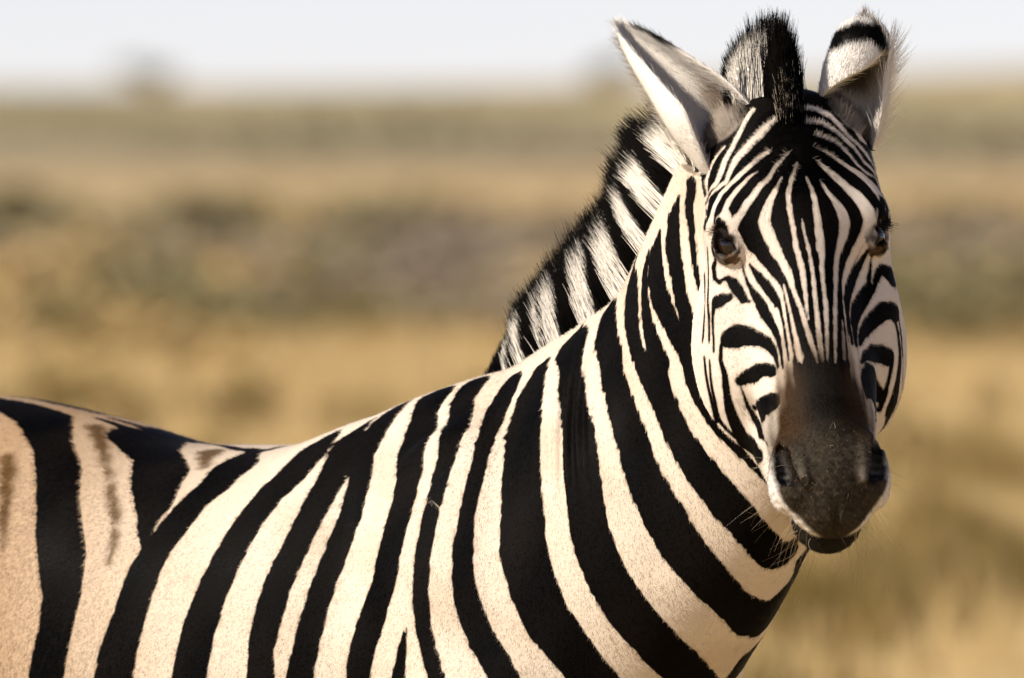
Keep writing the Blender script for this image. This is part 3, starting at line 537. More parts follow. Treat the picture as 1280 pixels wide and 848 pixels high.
    ('k', [(234.3, -426.8, 1433.1, 2.7), (234.6, -435.6, 1417.2, 3.0), (234.9, -446.5, 1401.3, 1.2), (234.0, -451.7, 1382.1, 3.2), (232.8, -448.2, 1367.6, 3.0), (231.7, -446.7, 1353.1, 2.4)]),
    ('k', [(237.3, -446.6, 1465.5, 2.3), (238.1, -445.1, 1449.4, 2.3), (238.8, -448.4, 1433.4, 2.3), (238.4, -452.2, 1417.4, 2.7), (237.9, -457.2, 1401.5, 3.1), (239.4, -465.6, 1382.4, 3.1), (239.4, -464.0, 1367.9, 3.0), (239.4, -462.9, 1353.4, 2.7)]),
    ('k', [(434.6, -471.4, 1468.1, 0.8), (428.8, -465.3, 1456.1, 3.8), (420.4, -474.1, 1442.8, 6.7), (412.6, -489.9, 1428.1, 7.9), (407.7, -506.6, 1415.0, 8.1), (404.8, -519.8, 1401.8, 6.4), (405.7, -528.0, 1387.1, 4.5), (408.4, -535.4, 1369.4, 3.9), (411.2, -542.8, 1351.8, 3.3)]),
    ('k', [(436.9, -470.7, 1466.6, 0.8), (436.8, -458.3, 1453.0, 1.6), (434.9, -460.9, 1438.1, 2.7), (433.3, -466.7, 1426.3, 3.8)]),
    ('k', [(465.1, -428.2, 1428.7, 6.2), (462.5, -436.9, 1430.3, 13.7), (454.7, -446.2, 1436.4, 9.6), (449.4, -449.7, 1440.7, 5.7), (442.4, -458.9, 1430.7, 6.5), (434.7, -470.1, 1417.4, 8.1), (425.3, -485.3, 1404.2, 10.2), (417.4, -506.4, 1391.2, 11.3), (414.0, -520.8, 1378.1, 8.5), (414.5, -529.9, 1363.4, 5.4), (415.8, -536.5, 1350.5, 4.1)]),
    ('w', [(445.1, -457.5, 1456.7, 8.1), (441.1, -454.8, 1445.5, 2.6), (438.2, -460.3, 1433.7, 1.2), (436.6, -465.6, 1424.0, 0.4)]),
    ('k', [(466.2, -452.0, 1385.8, 12.3), (460.3, -460.3, 1390.1, 10.5), (451.1, -470.2, 1388.8, 12.0), (440.3, -482.4, 1380.4, 10.5), (431.0, -497.6, 1371.7, 10.2), (423.8, -515.9, 1361.7, 7.8), (420.5, -529.1, 1350.3, 3.7)]),
    ('k', [(465.7, -453.5, 1378.4, 3.1), (469.6, -448.2, 1361.9, 4.6), (470.1, -449.1, 1355.3, 4.1), (471.7, -449.8, 1334.5, 5.5), (470.1, -450.8, 1310.4, 6.8), (467.0, -448.8, 1291.1, 10.5), (462.4, -442.2, 1271.6, 15.0), (456.3, -431.4, 1253.7, 6.5), (450.1, -421.9, 1243.0, 5.3)]),
    ('k', [(470.5, -442.6, 1379.7, 1.7), (472.9, -438.2, 1364.7, 3.0), (474.3, -441.3, 1345.5, 2.6), (475.8, -437.9, 1326.2, 0.9), (475.5, -434.3, 1310.0, 1.1), (475.6, -417.0, 1293.6, 1.2), (471.2, -414.5, 1277.4, 1.8), (463.7, -417.3, 1261.4, 2.3)]),
    ('k', [(422.2, -541.1, 1328.4, 3.1), (427.1, -527.9, 1335.7, 6.4), (437.3, -504.6, 1338.5, 11.6), (449.1, -484.2, 1337.1, 11.9), (457.4, -473.4, 1333.0, 11.5), (461.6, -467.9, 1328.4, 4.9)]),
    ('k', [(461.6, -467.9, 1328.4, 5.0), (459.1, -469.7, 1314.0, 3.6), (455.1, -469.9, 1298.0, 3.9), (451.2, -467.2, 1283.5, 5.3), (446.5, -465.2, 1270.6, 5.4), (438.8, -548.7, 1259.1, 1.6)]),
    ('k', [(429.7, -548.9, 1297.4, 5.3), (437.9, -530.0, 1294.9, 33.7), (446.6, -472.2, 1286.0, 9.1), (449.3, -467.3, 1280.3, 4.8)]),
    ('w', [(431.9, -556.1, 1280.0, 4.3), (434.7, -554.2, 1273.1, 11.9), (435.2, -557.7, 1265.7, 8.7), (436.7, -557.4, 1258.8, 2.2)]),
]

# ================================================================== the zebra: coat colours
def seg_field(P, pts):
    """distance to a stroke minus its half width (metres)"""
    pts = np.asarray(pts, float) / 1000
    best = np.full(len(P), 9.0)
    for a, b in zip(pts[:-1], pts[1:]):
        d = b[:3] - a[:3]
        q = P - a[:3]
        t = np.clip(q @ d / (d @ d + 1e-12), 0, 1)
        best = np.minimum(best, np.linalg.norm(q - t[:, None] * d, axis=1) - (a[3] + (b[3] - a[3]) * t))
    return best


FAR = 0.02


def layer(S, P, strokes, dom):
    for kind, pts in strokes:
        A = np.asarray(pts, float) / 1000
        m = A[:, 3].max() + FAR
        lo = A[:, :3].min(0) - m; hi = A[:, :3].max(0) + m
        i = np.nonzero(dom & ((P > lo) & (P < hi)).all(1))[0]
        if not len(i):
            continue
        d = seg_field(P[i], pts)
        S[i] = np.minimum(S[i], d) if kind in 'kb' else np.maximum(S[i], -d)
    return S


def mirror(p):
    """the same spot on the other side of the animal"""
    q = p - WITHERS
    a = q @ F; r = q @ RT
    m1 = p - 2 * r[:, None] * RT
    s, x, y, z, aa, bb = neck_param(p)
    i0 = np.clip(np.round(s).astype(int), 0, NN - 1)
    m2 = p - 2 * x[:, None] * N_L[i0]
    w = np.clip((trunk_d(p) - neck_d(p)) / 0.06 + 0.5, 0, 1)[:, None]
    return m1 * (1 - w) + m2 * w


def mirrored(strokes):
    out = []
    for kind, pts in strokes:
        A = np.asarray(pts, float)
        m = to_surface(mirror(A[:, :3] / 1000), 3) * 1000
        out.append((kind, np.concatenate([m, A[:, 3:4]], 1)))
    return out


def step(a, b, x):
    t = np.clip((x - a) / (b - a), 0, 1)
    return t * t * (3 - 2 * t)


def vnoise(P, f, seed=0):
    """cheap smooth noise in -1..1"""
    r = np.random.default_rng(seed)
    v = np.zeros(len(P))
    for _ in range(6):
        k = r.normal(size=3); k /= np.linalg.norm(k)
        v += np.sin(P @ k * f * r.uniform(0.6, 1.6) + r.uniform(0, 6.28))
    return v / 3.2


def mixc(A, B, w):
    w = np.asarray(w)[:, None]
    return A * (1 - w) + B * w


def mirrored_head(strokes):
    """cheek stripes of the seen side, for the side of the head that is turned away"""
    out = []
    for kind, pts in strokes:
        A = np.asarray(pts, float)
        q = head_local(A[:, :3] / 1000)
        if q[:, 0].mean() > -50:
            continue
        q[:, 0] *= -1
        out.append((kind, np.concatenate([to_surface(head_world(q), 3) * 1000, A[:, 3:4]], 1)))
    return out


_mirr = _mirr_h = None


def paint(P, hd=None, N=None):
    """stripe field and the two coat colours for points on the skin"""
    global _mirr, _mirr_h
    if _mirr is None:
        _mirr = mirrored(BODY_STRIPES); _mirr_h = mirrored_head(HEAD_STRIPES)
    n = len(P)
    if hd is None:
        hd = culled(head_d, P, *HEAD_BOX) < np.minimum(culled(trunk_d, P, *TRUNK_BOX), culled(neck_d, P, *NECK_BOX))
    jit = 0.0011 * vnoise(P, 420, 3) + 0.0007 * vnoise(P, 1100, 4)
    S = np.full(n, FAR)
    S = layer(S, P, BODY_STRIPES, ~hd)
    # the far side carries the mirrored pattern, from just beyond the ventral midline
    s_, lx_, *_u = neck_param(P)
    lt = np.where(culled(neck_d, P, *NECK_BOX) < culled(trunk_d, P, *TRUNK_BOX), lx_, (P - WITHERS) @ RT)
    S = layer(S, P, _mirr, ~hd & (lt < np.where(P[:, 2] < 1.18, -0.035, -0.004)))
    # bands round the legs
    zl = P[:, 2]
    legs = (zl < 0.72) & ~hd
    band = 0.016 * np.sin(zl * 2 * math.pi / 0.085 + 0.8 * np.sin(zl * 9))
    w = step(0.72, 0.62, zl)
    S = np.where(legs, S * (1 - w) + np.clip(band, -FAR, FAR) * w, S)
    # bold slanting bands over the haunch
    ha = (P - WITHERS) @ F
    hb_ = 0.022 * np.sin((zl - 0.75 * ha) * 2 * math.pi / 0.165 + 0.6)
    wh_ = step(-0.835, -0.875, ha) * step(0.70, 0.74, zl) * (~hd)
    S = S * (1 - wh_) + np.clip(hb_, -FAR, FAR) * wh_
    S = layer(S, P, HEAD_STRIPES, hd)
    if N is not None:
        S = layer(S, P, _mirr_h, hd & (N[:, 1] > 0.10) & (head_local(P)[:, 0] > 40))
    S = S + np.where(hd, 0.6, 1.6) * jit * 0.8
    q = head_local(P)
    # colours
    q_b = P - WITHERS
    a = q_b @ F
    light = np.tile(np.array([0.65, 0.545, 0.43]), (n, 1))
    rump = step(-0.15, -0.70, a) * (~hd)
    light = mixc(light, np.tile([0.36, 0.225, 0.122], (n, 1)), rump * 0.95)
    light = mixc(light, np.tile([0.45, 0.335, 0.225], (n, 1)), 0.35 * np.clip(vnoise(P, 38, 9), 0, 1) * (~hd))
    light = mixc(light, np.tile([0.68, 0.585, 0.485], (n, 1)), hd * 1.0)
    dark = np.tile(np.array([0.0026, 0.0022, 0.0020]), (n, 1))
    dark = dark * (0.85 + 0.6 * vnoise(P, 55, 19))[:, None].clip(0.35, 2.4) * np.array([1.15, 0.98, 0.85])
    br = np.full(n, FAR)
    br = layer(br, P, BROWN_SMUDGES, ~hd)
    light = mixc(light, np.tile([0.075, 0.036, 0.009], (n, 1)), step(0.006, -0.007, br + 0.0025 * vnoise(P, 120, 5) + 0.003 * vnoise(P, 1300, 6)) * 0.92)
    edge = np.clip(1 - np.abs(S) / 0.003, 0, 1) * (S > 0)
    light = mixc(light, np.tile([0.30, 0.17, 0.08], (n, 1)), edge * 0.45)
    # muzzle
    u, nn, t = np.abs(q[:, 0]), q[:, 1], q[:, 2]
    wob = 8 * vnoise(P, 160, 11)
    start = 376 + 1.5 * np.clip(u - 36, 0, 16) + 8 * np.clip(u - 52, 0, 5) + 0.6 * np.clip(-nn - 50, 0, 80)
    mz = step(-52, 38, t - start + 2.0 * wob + 9 * np.sin(q[:, 0] * 0.62 + 1) * step(440, 400, t)) * hd
    pale = step(-5, 6, (-nn - 40) - 0.60 * (59 - u) + 0.3 * wob) * step(12, 28, u) * step(470, 520, t + 0.5 * (-nn - 50))
    lip = step(-3, 3, -nn - 91) * step(525, 540, t)
    brown = step(-20, 14, t - start + 6 + wob) * step(500, 450, t) * step(10, 45, u)
    dk = np.tile(np.array([0.010, 0.008, 0.006]), (n, 1))
    dk = mixc(dk, np.tile([0.036, 0.028, 0.019], (n, 1)), step(430, 505, t) * step(-115, -40, nn))
    dk = mixc(dk, np.tile([0.042, 0.021, 0.008], (n, 1)), brown * 0.85)
    dk = dk * (1 + 0.32 * np.clip(0.5 * vnoise(P, 420, 12) + vnoise(P, 1300, 13), -1, 1.4) * step(440, 480, t))[:, None].clip(0.3, 2.2)
    wht = np.tile(np.array([0.66, 0.60, 0.54]), (n, 1))
    mcol = mixc(dk, wht, pale)
    mcol = mixc(mcol, np.tile([0.016, 0.013, 0.010], (n, 1)), lip)
    rid = roundcone(np.stack([u, nn, t], 1), (38, -16, 494), (36, -8, 540), 3, 4)
    mcol = mixc(mcol, np.tile([0.10, 0.082, 0.062], (n, 1)), step(5, -1, rid) * 0.8)
    nos = step(3, -1, nostril(np.stack([u, nn, t], 1)))
    mcol = mixc(mcol, np.tile([0.006, 0.004, 0.003], (n, 1)), nos)
    tanned = step(-75, 5, t - start + 1.5 * wob) * hd * step(70, 40, u) * step(-75, -45, nn)
    light = mixc(light, np.tile([0.34, 0.235, 0.15], (n, 1)), tanned * 0.75)
    light = mixc(light, mcol, mz); dark = mixc(dark, mcol, mz)
    # bare-ish grey fur at the foot of the ears
    fe = np.linalg.norm((np.stack([u, nn, t], 1) - np.array([80., -52., 22.])) / np.array([1.0, 1.2, 1.0]), axis=1) + 3 * vnoise(P, 200, 16)
    foot = step(40, 30, fe) * hd
    fcol = mixc(np.tile([0.30, 0.245, 0.195], (n, 1)), np.tile([0.035, 0.02, 0.012], (n, 1)), step(-0.3, 0.5, vnoise(P, 110, 17)) * 0.9)
    light = mixc(light, fcol, foot); dark = mixc(dark, fcol, foot)
    # lids and the tear patch
    e = np.stack([u, nn, t], 1) - EYE
    er = np.linalg.norm(e, axis=1)
    ex = np.stack([e @ EO, e @ EL, e @ EM], 1)
    sl = ellipsoid(ex, (22, 0, -2), (20, 18.5, 7.3))
    lid = np.maximum(step(7.0, 3.0, sl + 1.2 * vnoise(P, 300, 14)), step(27.5, 24, er + 1.0 * vnoise(P, 300, 18))) * (ex[:, 0] > 5) * hd
    brn = np.tile([0.012, 0.008, 0.006], (n, 1))
    light = mixc(light, brn, lid); dark = mixc(dark, brn, lid)
    tear = step(1.1, 0.7, np.hypot((e @ EL - 26) / 13, (e @ EM - 2) / 8)) * (e @ EO > 0) * hd
    light = mixc(light, np.tile([0.10, 0.05, 0.025], (n, 1)), tear * 0.9)
    return S, light, dark


def blend(S, light, dark, soft=0.0012):
    return mixc(light, dark, step(soft, -soft, S))


# ================================================================== materials
def coat_material():
    m = bpy.data.materials.new('zebra_coat')
    m.use_nodes = True
    nt = m.node_tree; b = nt.nodes['Principled BSDF']
    at = {}
    for k in ('stripe', 'light', 'dark'):
        at[k] = nt.nodes.new('ShaderNodeAttribute'); at[k].attribute_name = k
    mr = nt.nodes.new('ShaderNodeMapRange')
    mr.inputs['From Min'].default_value = -0.001; mr.inputs['From Max'].default_value = 0.001
    nt.links.new(at['stripe'].outputs['Fac'], mr.inputs['Value'])
    mx = nt.nodes.new('ShaderNodeMix'); mx.data_type = 'RGBA'
    nt.links.new(mr.outputs[0], mx.inputs[0])
    nt.links.new(at['dark'].outputs['Color'], mx.inputs[6])
    nt.links.new(at['light'].outputs['Color'], mx.inputs[7])
    nt.links.new(mx.outputs[2], b.inputs['Base Color'])
    b.inputs['Roughness'].default_value = 0.62
    b.inputs['Specular IOR Level'].default_value = 0.04
    no = nt.nodes.new('ShaderNodeTexNoise'); no.inputs['Scale'].default_value = 900; no.inputs['Detail'].default_value = 3
    tc = nt.nodes.new('ShaderNodeTexCoord')
    nt.links.new(tc.outputs['Object'], no.inputs['Vector'])
    bp = nt.nodes.new('ShaderNodeBump'); bp.inputs['Strength'].default_value = 0.35; bp.inputs['Distance'].default_value = 0.002
    nt.links.new(no.outputs[0], bp.inputs['Height']); nt.links.new(bp.outputs[0], b.inputs['Normal'])
    return m


def hair_material(name, rough=0.42, spec=0.3, own=0.35):
    """strand colour from an attribute; lit by a normal between the strand's own and the skin's"""
    m = bpy.data.materials.new(name)
    m.use_nodes = True
    m.cycles.use_bump_map_correction = False
    nt = m.node_tree; b = nt.nodes['Principled BSDF']
    ac = nt.nodes.new('ShaderNodeAttribute'); ac.attribute_name = 'tint'
    an = nt.nodes.new('ShaderNodeAttribute'); an.attribute_name = 'skin_normal'
    ge = nt.nodes.new('ShaderNodeNewGeometry')
    mx = nt.nodes.new('ShaderNodeMix'); mx.data_type = 'VECTOR'
    mx.inputs[0].default_value = own
    nt.links.new(an.outputs['Vector'], mx.inputs[4]); nt.links.new(ge.outputs['Normal'], mx.inputs[5])
    nz = nt.nodes.new('ShaderNodeVectorMath'); nz.operation = 'NORMALIZE'
    nt.links.new(mx.outputs[1], nz.inputs[0]); nt.links.new(nz.outputs[0], b.inputs['Normal'])
    nt.links.new(ac.outputs['Color'], b.inputs['Base Color'])
    b.inputs['Roughness'].default_value = rough
    b.inputs['Specular IOR Level'].default_value = spec
    return m


def hair_object(name, pts, tint, nrm, radius, mat, parent, point_tint=False):
    """pts (n, k, 3); tint (n, 3) or (n, k, 3); nrm (n, 3); radius (n, k)"""
    n, k = pts.shape[:2]
    h = bpy.data.hair_curves.new(name)
    h.add_curves([k] * n)
    h.attributes['position'].data.foreach_set('vector', pts.astype(np.float32).ravel()) if 'position' in h.attributes else h.points.foreach_set('position', pts.astype(np.float32).ravel())
    ra = h.attributes.get('radius') or h.attributes.new('radius', 'FLOAT', 'POINT')
    ra.data.foreach_set('value', np.broadcast_to(radius, (n, k)).astype(np.float32).ravel())
    if point_tint:
        ca = h.attributes.new('tint', 'FLOAT_COLOR', 'POINT'); c = np.ones((n, k, 4), np.float32); c[..., :3] = tint
    else:
        ca = h.attributes.new('tint', 'FLOAT_COLOR', 'CURVE'); c = np.ones((n, 4), np.float32); c[:, :3] = tint
    ca.data.foreach_set('color', c.ravel())
    na = h.attributes.new('skin_normal', 'FLOAT_VECTOR', 'CURVE')
    na.data.foreach_set('vector', nrm.astype(np.float32).ravel())
    h.materials.append(mat)
    o = bpy.data.objects.new(name, h)
    col.objects.link(o)
    o.parent = parent
    o.matrix_parent_inverse = Matrix.Translation(parent.location).inverted()
    return o


# ================================================================== ears
def px_free(x, z, y):
    return np.array([x, y, z])


def ear_mesh(axis, rho, th0, th1, e, g, thick=0.0055, nv=36, nt_=44):
    """rolled leaf: axis(v) points, radius rho(v), arc from th0(v) to th1(v); returns verts, quads, v, theta, is_inner"""
    V = np.linspace(0, 1, nv) ** 0.9
    outer, inner, vv, tt = [], [], [], []
    for v in V:
        c = axis(v); r = rho(v); a0, a1 = th0(v), th1(v)
        for k in range(nt_):
            th = a0 + (a1 - a0) * k / (nt_ - 1)
            edge = min(k, nt_ - 1 - k) / 3.0
            th_k = thick * min(1, 0.25 + 0.75 * edge)
            d = math.cos(th) * e - math.sin(th) * g
            outer.append(c + r * d); inner.append(c + max(r - th_k, 0.0005) * d); vv.append(v); tt.append((th - a0) / (a1 - a0))
    N = nv * nt_
    quads = []
    idx = lambda i, k: i * nt_ + k
    for i in range(nv - 1):
        for k in range(nt_ - 1):
            quads.append((idx(i, k), idx(i, k + 1), idx(i + 1, k + 1), idx(i + 1, k)))
            quads.append((N + idx(i, k), N + idx(i + 1, k), N + idx(i + 1, k + 1), N + idx(i, k + 1)))
        quads.append((idx(i, 0), idx(i + 1, 0), N + idx(i + 1, 0), N + idx(i, 0)))
        quads.append((idx(i, nt_ - 1), N + idx(i, nt_ - 1), N + idx(i + 1, nt_ - 1), idx(i + 1, nt_ - 1)))
    for k in range(nt_ - 1):
        quads.append((idx(nv - 1, k), idx(nv - 1, k + 1), N + idx(nv - 1, k + 1), N + idx(nv - 1, k)))
    P = np.array(outer + inner)
    return P, np.array(quads), np.array(vv * 2), np.array(tt * 2), np.arange(2 * N) >= N


def make_ears():
    rad = math.radians
    # animal's right ear: pricked sideways, mouth turned to the front
    A = np.array([(0.292, -0.392, 1.562), (0.242, -0.385, 1.622), (0.194, -0.352, 1.674), (0.159, -0.312, 1.710), (0.132, -0.272, 1.737)])
    ax = lambda v: np.array([pchip(np.linspace(0, 1, 5), A[:, i], np.array([v]))[0] for i in range(3)])
    rho = lambda v: float(pchip([0, .1, .25, .5, .75, .92, 1], [.044, .049, .048, .0345, .0215, .011, .003], np.array([v]))[0])
    e = np.array([0.70, -0.10, 0.70]); e /= np.linalg.norm(e)
    t = A[-1] - A[0]; t /= np.linalg.norm(t)
    e -= (e @ t) * t; e /= np.linalg.norm(e)
    g = np.cross(e, t); g = g if g[1] < 0 else -g
    r1 = ear_mesh(ax, rho, lambda v: rad(-8 + 20 * v), lambda v: rad(float(np.interp(v, [0, .12, .28, .6, 1], [196, 232, 258, 252, 240]))), e, g)
    # animal's left ear: upright, turned away, its back folded over the top
    B = np.array([(0.420, -0.360, 1.585), (0.416, -0.362, 1.630), (0.420, -0.360, 1.672), (0.428, -0.354, 1.712), (0.430, -0.346, 1.746)])
    ax2 = lambda v: np.array([pchip(np.linspace(0, 1, 5), B[:, i], np.array([v]))[0] for i in range(3)])
    rho2 = lambda v: float(pchip([0, .12, .3, .55, .75, .9, .97, 1], [.024, .034, .042, .041, .037, .027, .015, .003], np.array([v]))[0])
    e2 = np.array([0.97, -0.18, 0.0]); e2 /= np.linalg.norm(e2)
    t2 = B[-1] - B[0]; t2 /= np.linalg.norm(t2)
    e2 -= (e2 @ t2) * t2; e2 /= np.linalg.norm(e2)
    g2 = np.cross(e2, t2); g2 = g2 if g2[1] < 0 else -g2
    r2 = ear_mesh(ax2, rho2, lambda v: rad(-20), lambda v: rad(float(np.interp(v, [0, .3, .42, .56, .7, 1], [190, 200, 245, 298, 328, 330]))), e2, g2)
    return r1, r2


def ear_paint(which, v, tt, inner, P):
    n = len(v)
    white = np.tile(np.array([0.84, 0.78, 0.70]), (n, 1)); black = np.tile(np.array([0.003, 0.0025, 0.0022]), (n, 1))
    c = white.copy()
    wob = 0.03 * vnoise(P, 240, 21)
    if which == 0:
        c = mixc(c, np.tile([0.74, 0.67, 0.59], (n, 1)), inner * 1.0)
        br = step(0.20, 0.0, np.hypot((v - 0.30) * 1.5, tt - 0.22)) * inner
        c = mixc(c, np.tile([0.20, 0.13, 0.08], (n, 1)), np.clip(br * 1.5, 0, 1) * 0.85)
        c = mixc(c, black, step(0.075, 0.035, tt + wob * 0.5) * step(0.50, 0.62, v) * step(0.93, 0.86, v))
    else:
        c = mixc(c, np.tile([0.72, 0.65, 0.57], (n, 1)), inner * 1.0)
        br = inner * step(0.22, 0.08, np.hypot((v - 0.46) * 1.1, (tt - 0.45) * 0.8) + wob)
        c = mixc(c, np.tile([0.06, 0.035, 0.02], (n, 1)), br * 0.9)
        bb = step(0.03, 0.0, np.abs(v - (0.775 + 0.05 * np.sin(tt * 9)) + wob) - 0.095) * (~inner) * step(0.22, 0.34, tt)
        c = mixc(c, black, bb)
    return c


# ================================================================== assemble the animal
zebra = bpy.data.objects.new('zebra', None)
col.objects.link(zebra)
zebra.location = body_pt(-0.4, 0, 0)
tag(zebra, 'black and white striped zebra standing side-on with its head turned to look back', 'zebra')

pts, quads = polygonise()
pts = to_surface(pts, 2)
ho_v = Vector(head_world((0, -90, 280)))
bm = refine(pts, quads, lambda c, l: ((ho_v - c).length < 0.40 and float(c.z) > 1.02 and -(c - Vector(HO)).dot(Vector(HN)) < 0.30) or (l == 0 and (Vector(FOLD) - c).length < 0.13), 2)
bm.normal_update()
me = bpy.data.meshes.new('body')
bm.to_mesh(me); bm.free()
P = np.empty(len(me.vertices) * 3, np.float32); me.vertices.foreach_get('co', P); P = P.reshape(-1, 3).astype(float)
near = np.linalg.norm(P - np.array(ho_v), axis=1) < 0.45
near |= np.linalg.norm(P - FOLD, axis=1) < 0.15
P[near] = to_surface(P[near], 2)
nb = len(P)
HDV = culled(head_d, P, *HEAD_BOX) < np.minimum(culled(trunk_d, P, *TRUNK_BOX), culled(neck_d, P, *NECK_BOX))
me.vertices.foreach_set('co', P.astype(np.float32).ravel()); me.update()
VN = np.empty(len(P) * 3, np.float32); me.vertex_normals.foreach_get('vector', VN); VN = VN.reshape(-1, 3)
if (VN[:3000] * sdf_grad(P[:3000])).sum() < 0: VN = -VN
S, light, dark = paint(P, HDV, VN)

# joined ears
ears = make_ears()
me.vertices.foreach_set('co', P.astype(np.float32).ravel()); me.update()
bm = bmesh.new(); bm.from_mesh(me)
ear_info = []
for w, (EP, EQ, ev, et, ei) in enumerate(ears):
    vs = [bm.verts.new(p) for p in EP]
    for qd in EQ:
        try: bm.faces.new([vs[i] for i in qd])
        except ValueError: pass
    c = ear_paint(w, ev, et, ei, EP)
    P = np.concatenate([P, EP]); S = np.concatenate([S, np.full(len(EP), FAR)])
    light = np.concatenate([light, c]); dark = np.concatenate([dark, c])
    ear_info.append((ev, et, ei))
bmesh.ops.recalc_face_normals(bm, faces=bm.faces)
bmesh.ops.triangulate(bm, faces=bm.faces)
bm.to_mesh(me); bm.free()
me.polygons.foreach_set('use_smooth', np.ones(len(me.polygons), dtype=bool))
for name, arr in (('light', light), ('dark', dark)):
    at = me.attributes.new(name, 'FLOAT_COLOR', 'POINT')
    c = np.ones((len(P), 4), np.float32); c[:, :3] = arr
    at.data.foreach_set('color', c.ravel())
at = me.attributes.new('stripe', 'FLOAT', 'POINT'); at.data.foreach_set('value', S.astype(np.float32))
me.materials.append(coat_material())
body = bpy.data.objects.new('body', me)
col.objects.link(body)
body.parent = zebra; body.matrix_parent_inverse = Matrix.Translation(zebra.location).inverted()

# ---- eyes
eye_mat = bpy.data.materials.new('eye'); eye_mat.use_nodes = True
eb = eye_mat.node_tree.nodes['Principled BSDF']
eb.inputs['Base Color'].default_value = (0.012, 0.006, 0.003, 1); eb.inputs['Roughness'].default_value = 0.03
eb.inputs['Specular IOR Level'].default_value = 0.5
for sgn in (-1, 1):
    b2 = bmesh.new()
    bmesh.ops.create_uvsphere(b2, u_segments=40, v_segments=24, radius=0.0195)
    em = bpy.data.meshes.new('eye'); b2.to_mesh(em); b2.free()
    em.polygons.foreach_set('use_smooth', np.ones(len(em.polygons), dtype=bool)); em.materials.append(eye_mat)
    eo = bpy.data.objects.new('eye', em); col.objects.link(eo)
    eo.location = Vector(head_world((EYE - EO * 1.5) * np.array([sgn, 1, 1])))
    eo.parent = zebra; eo.matrix_parent_inverse = Matrix.Translation(zebra.location).inverted()

# ================================================================== hair
def surface_samples(density, seed):
    """random points on the body's triangles; density(P, N) in hairs per square metre"""
    r = np.random.default_rng(seed)
    nt = len(me.polygons)
    tri = np.empty(nt * 3, np.int32); me.polygons.foreach_get('vertices', tri); tri = tri.reshape(-1, 3)
    co = np.empty(len(me.vertices) * 3, np.float32); me.vertices.foreach_get('co', co); co = co.reshape(-1, 3).astype(float)
    vn = np.empty(len(me.vertices) * 3, np.float32); me.vertex_normals.foreach_get('vector', vn); vn = vn.reshape(-1, 3).astype(float)
    A, B, C = co[tri[:, 0]], co[tri[:, 1]], co[tri[:, 2]]
    area = np.linalg.norm(np.cross(B - A, C - A), axis=1) / 2
    cen = (A + B + C) / 3
    fn = np.cross(B - A, C - A); fn /= np.linalg.norm(fn, axis=1)[:, None] + 1e-12
    lam = area * density(cen, fn, tri)
    cnt = r.poisson(lam)
    f = np.repeat(np.arange(nt), cnt)
    u = r.random(len(f)); v = r.random(len(f)); k = u + v > 1; u[k] = 1 - u[k]; v[k] = 1 - v[k]
    w = np.stack([1 - u - v, u, v], 1)
    T = tri[f]
    P = (co[T] * w[..., None]).sum(1)
    N = (vn[T] * w[..., None]).sum(1); N /= np.linalg.norm(N, axis=1)[:, None] + 1e-12
    return P, N, T, w


def unit(v):
    return v / (np.linalg.norm(v, axis=1)[:, None] + 1e-12)


def growth(P, hd):
    """the way the coat lies"""
    hd = hd[:, None]
    q = head_local(P)
    body_dir = -0.55 * F - 0.85 * UP
    g_body = np.tile(body_dir, (len(P), 1))
    back = step(1.05, 1.25, P[:, 2])[:, None]
    g_body = g_body * (1 - back) + (-0.95 * F - 0.25 * UP) * back
    s, x, y, z, a, b = neck_param(P)
    T = N_T[np.round(s).astype(int)]; D = N_D[np.round(s).astype(int)]
    nw = np.clip((culled(trunk_d, P, *TRUNK_BOX) - culled(neck_d, P, *NECK_BOX)) / 0.1 + 0.5, 0, 1)[:, None]
    g = g_body * (1 - nw) + (-0.7 * T - 0.7 * D) * nw
    # face: down from a whorl on the forehead, out towards the cheeks
    e = q - np.array([0, 0, 95.0])
    g_head = HT[None] * np.clip(e[:, 2:3] / 60, -1, 1) + HU[None] * np.clip(e[:, 0:1] / 70, -0.9, 0.9) * 0.6
    return unit(g * (1 - hd) + g_head * hd)


hd_all = np.concatenate([HDV, np.zeros(sum(len(e_[0]) for e_ in ears), bool)]).astype(float)


def coat_density(C, N, tri):
    d = np.where((N @ RT > -0.25), 520e3, 45e3).astype(float)          # the flank in view is the dense one
    d = np.where(C[:, 2] < 0.72, 30e3, d)
    d = np.where(C @ F - WITHERS @ F < -0.95, 60e3, d)
    hb = ((C > HEAD_BOX[0]) & (C < HEAD_BOX[1])).all(1)
    hw = hd_all[tri[:, 0]]
    facing = N[:, 1] < 0.35
    d = np.where(hw > 0, np.where(facing, 950e3, 100e3), d)
    q = head_local(C)
    muz = (q[:, 2] > 455) & (hw > 0)
    d = np.where(muz, 350e3, d)
    eye = np.linalg.norm(np.stack([np.abs(q[:, 0]), q[:, 1], q[:, 2]], 1) - EYE, axis=1) < 24
    d = np.where(eye, 0, d)
    ear = tri[:, 0] >= nb
    d = np.where(ear, 900e3, d)
    return d


coat_mat = hair_material('coat_hair', 0.34, 0.022, 0.18)
P, N, T, W = surface_samples(coat_density, 5)
n = len(P)
is_ear = T[:, 0] >= nb
hw_ = (hd_all[T] * W).sum(1)
Sx, li, da = paint(P, hw_ > 0.5, N)
hw_ = (hw_ > 0.5).astype(float)
tint = blend(Sx, li, da, 0.0007)
ear_c = (light[T] * W[..., None]).sum(1)
tint[is_ear] = ear_c[is_ear]
q = head_local(P)
co_all = np.empty(len(me.vertices) * 3, np.float32); me.vertices.foreach_get('co', co_all); co_all = co_all.reshape(-1, 3).astype(float)
g_all = growth(co_all, hd_all)
g = (g_all[T] * W[..., None]).sum(1)
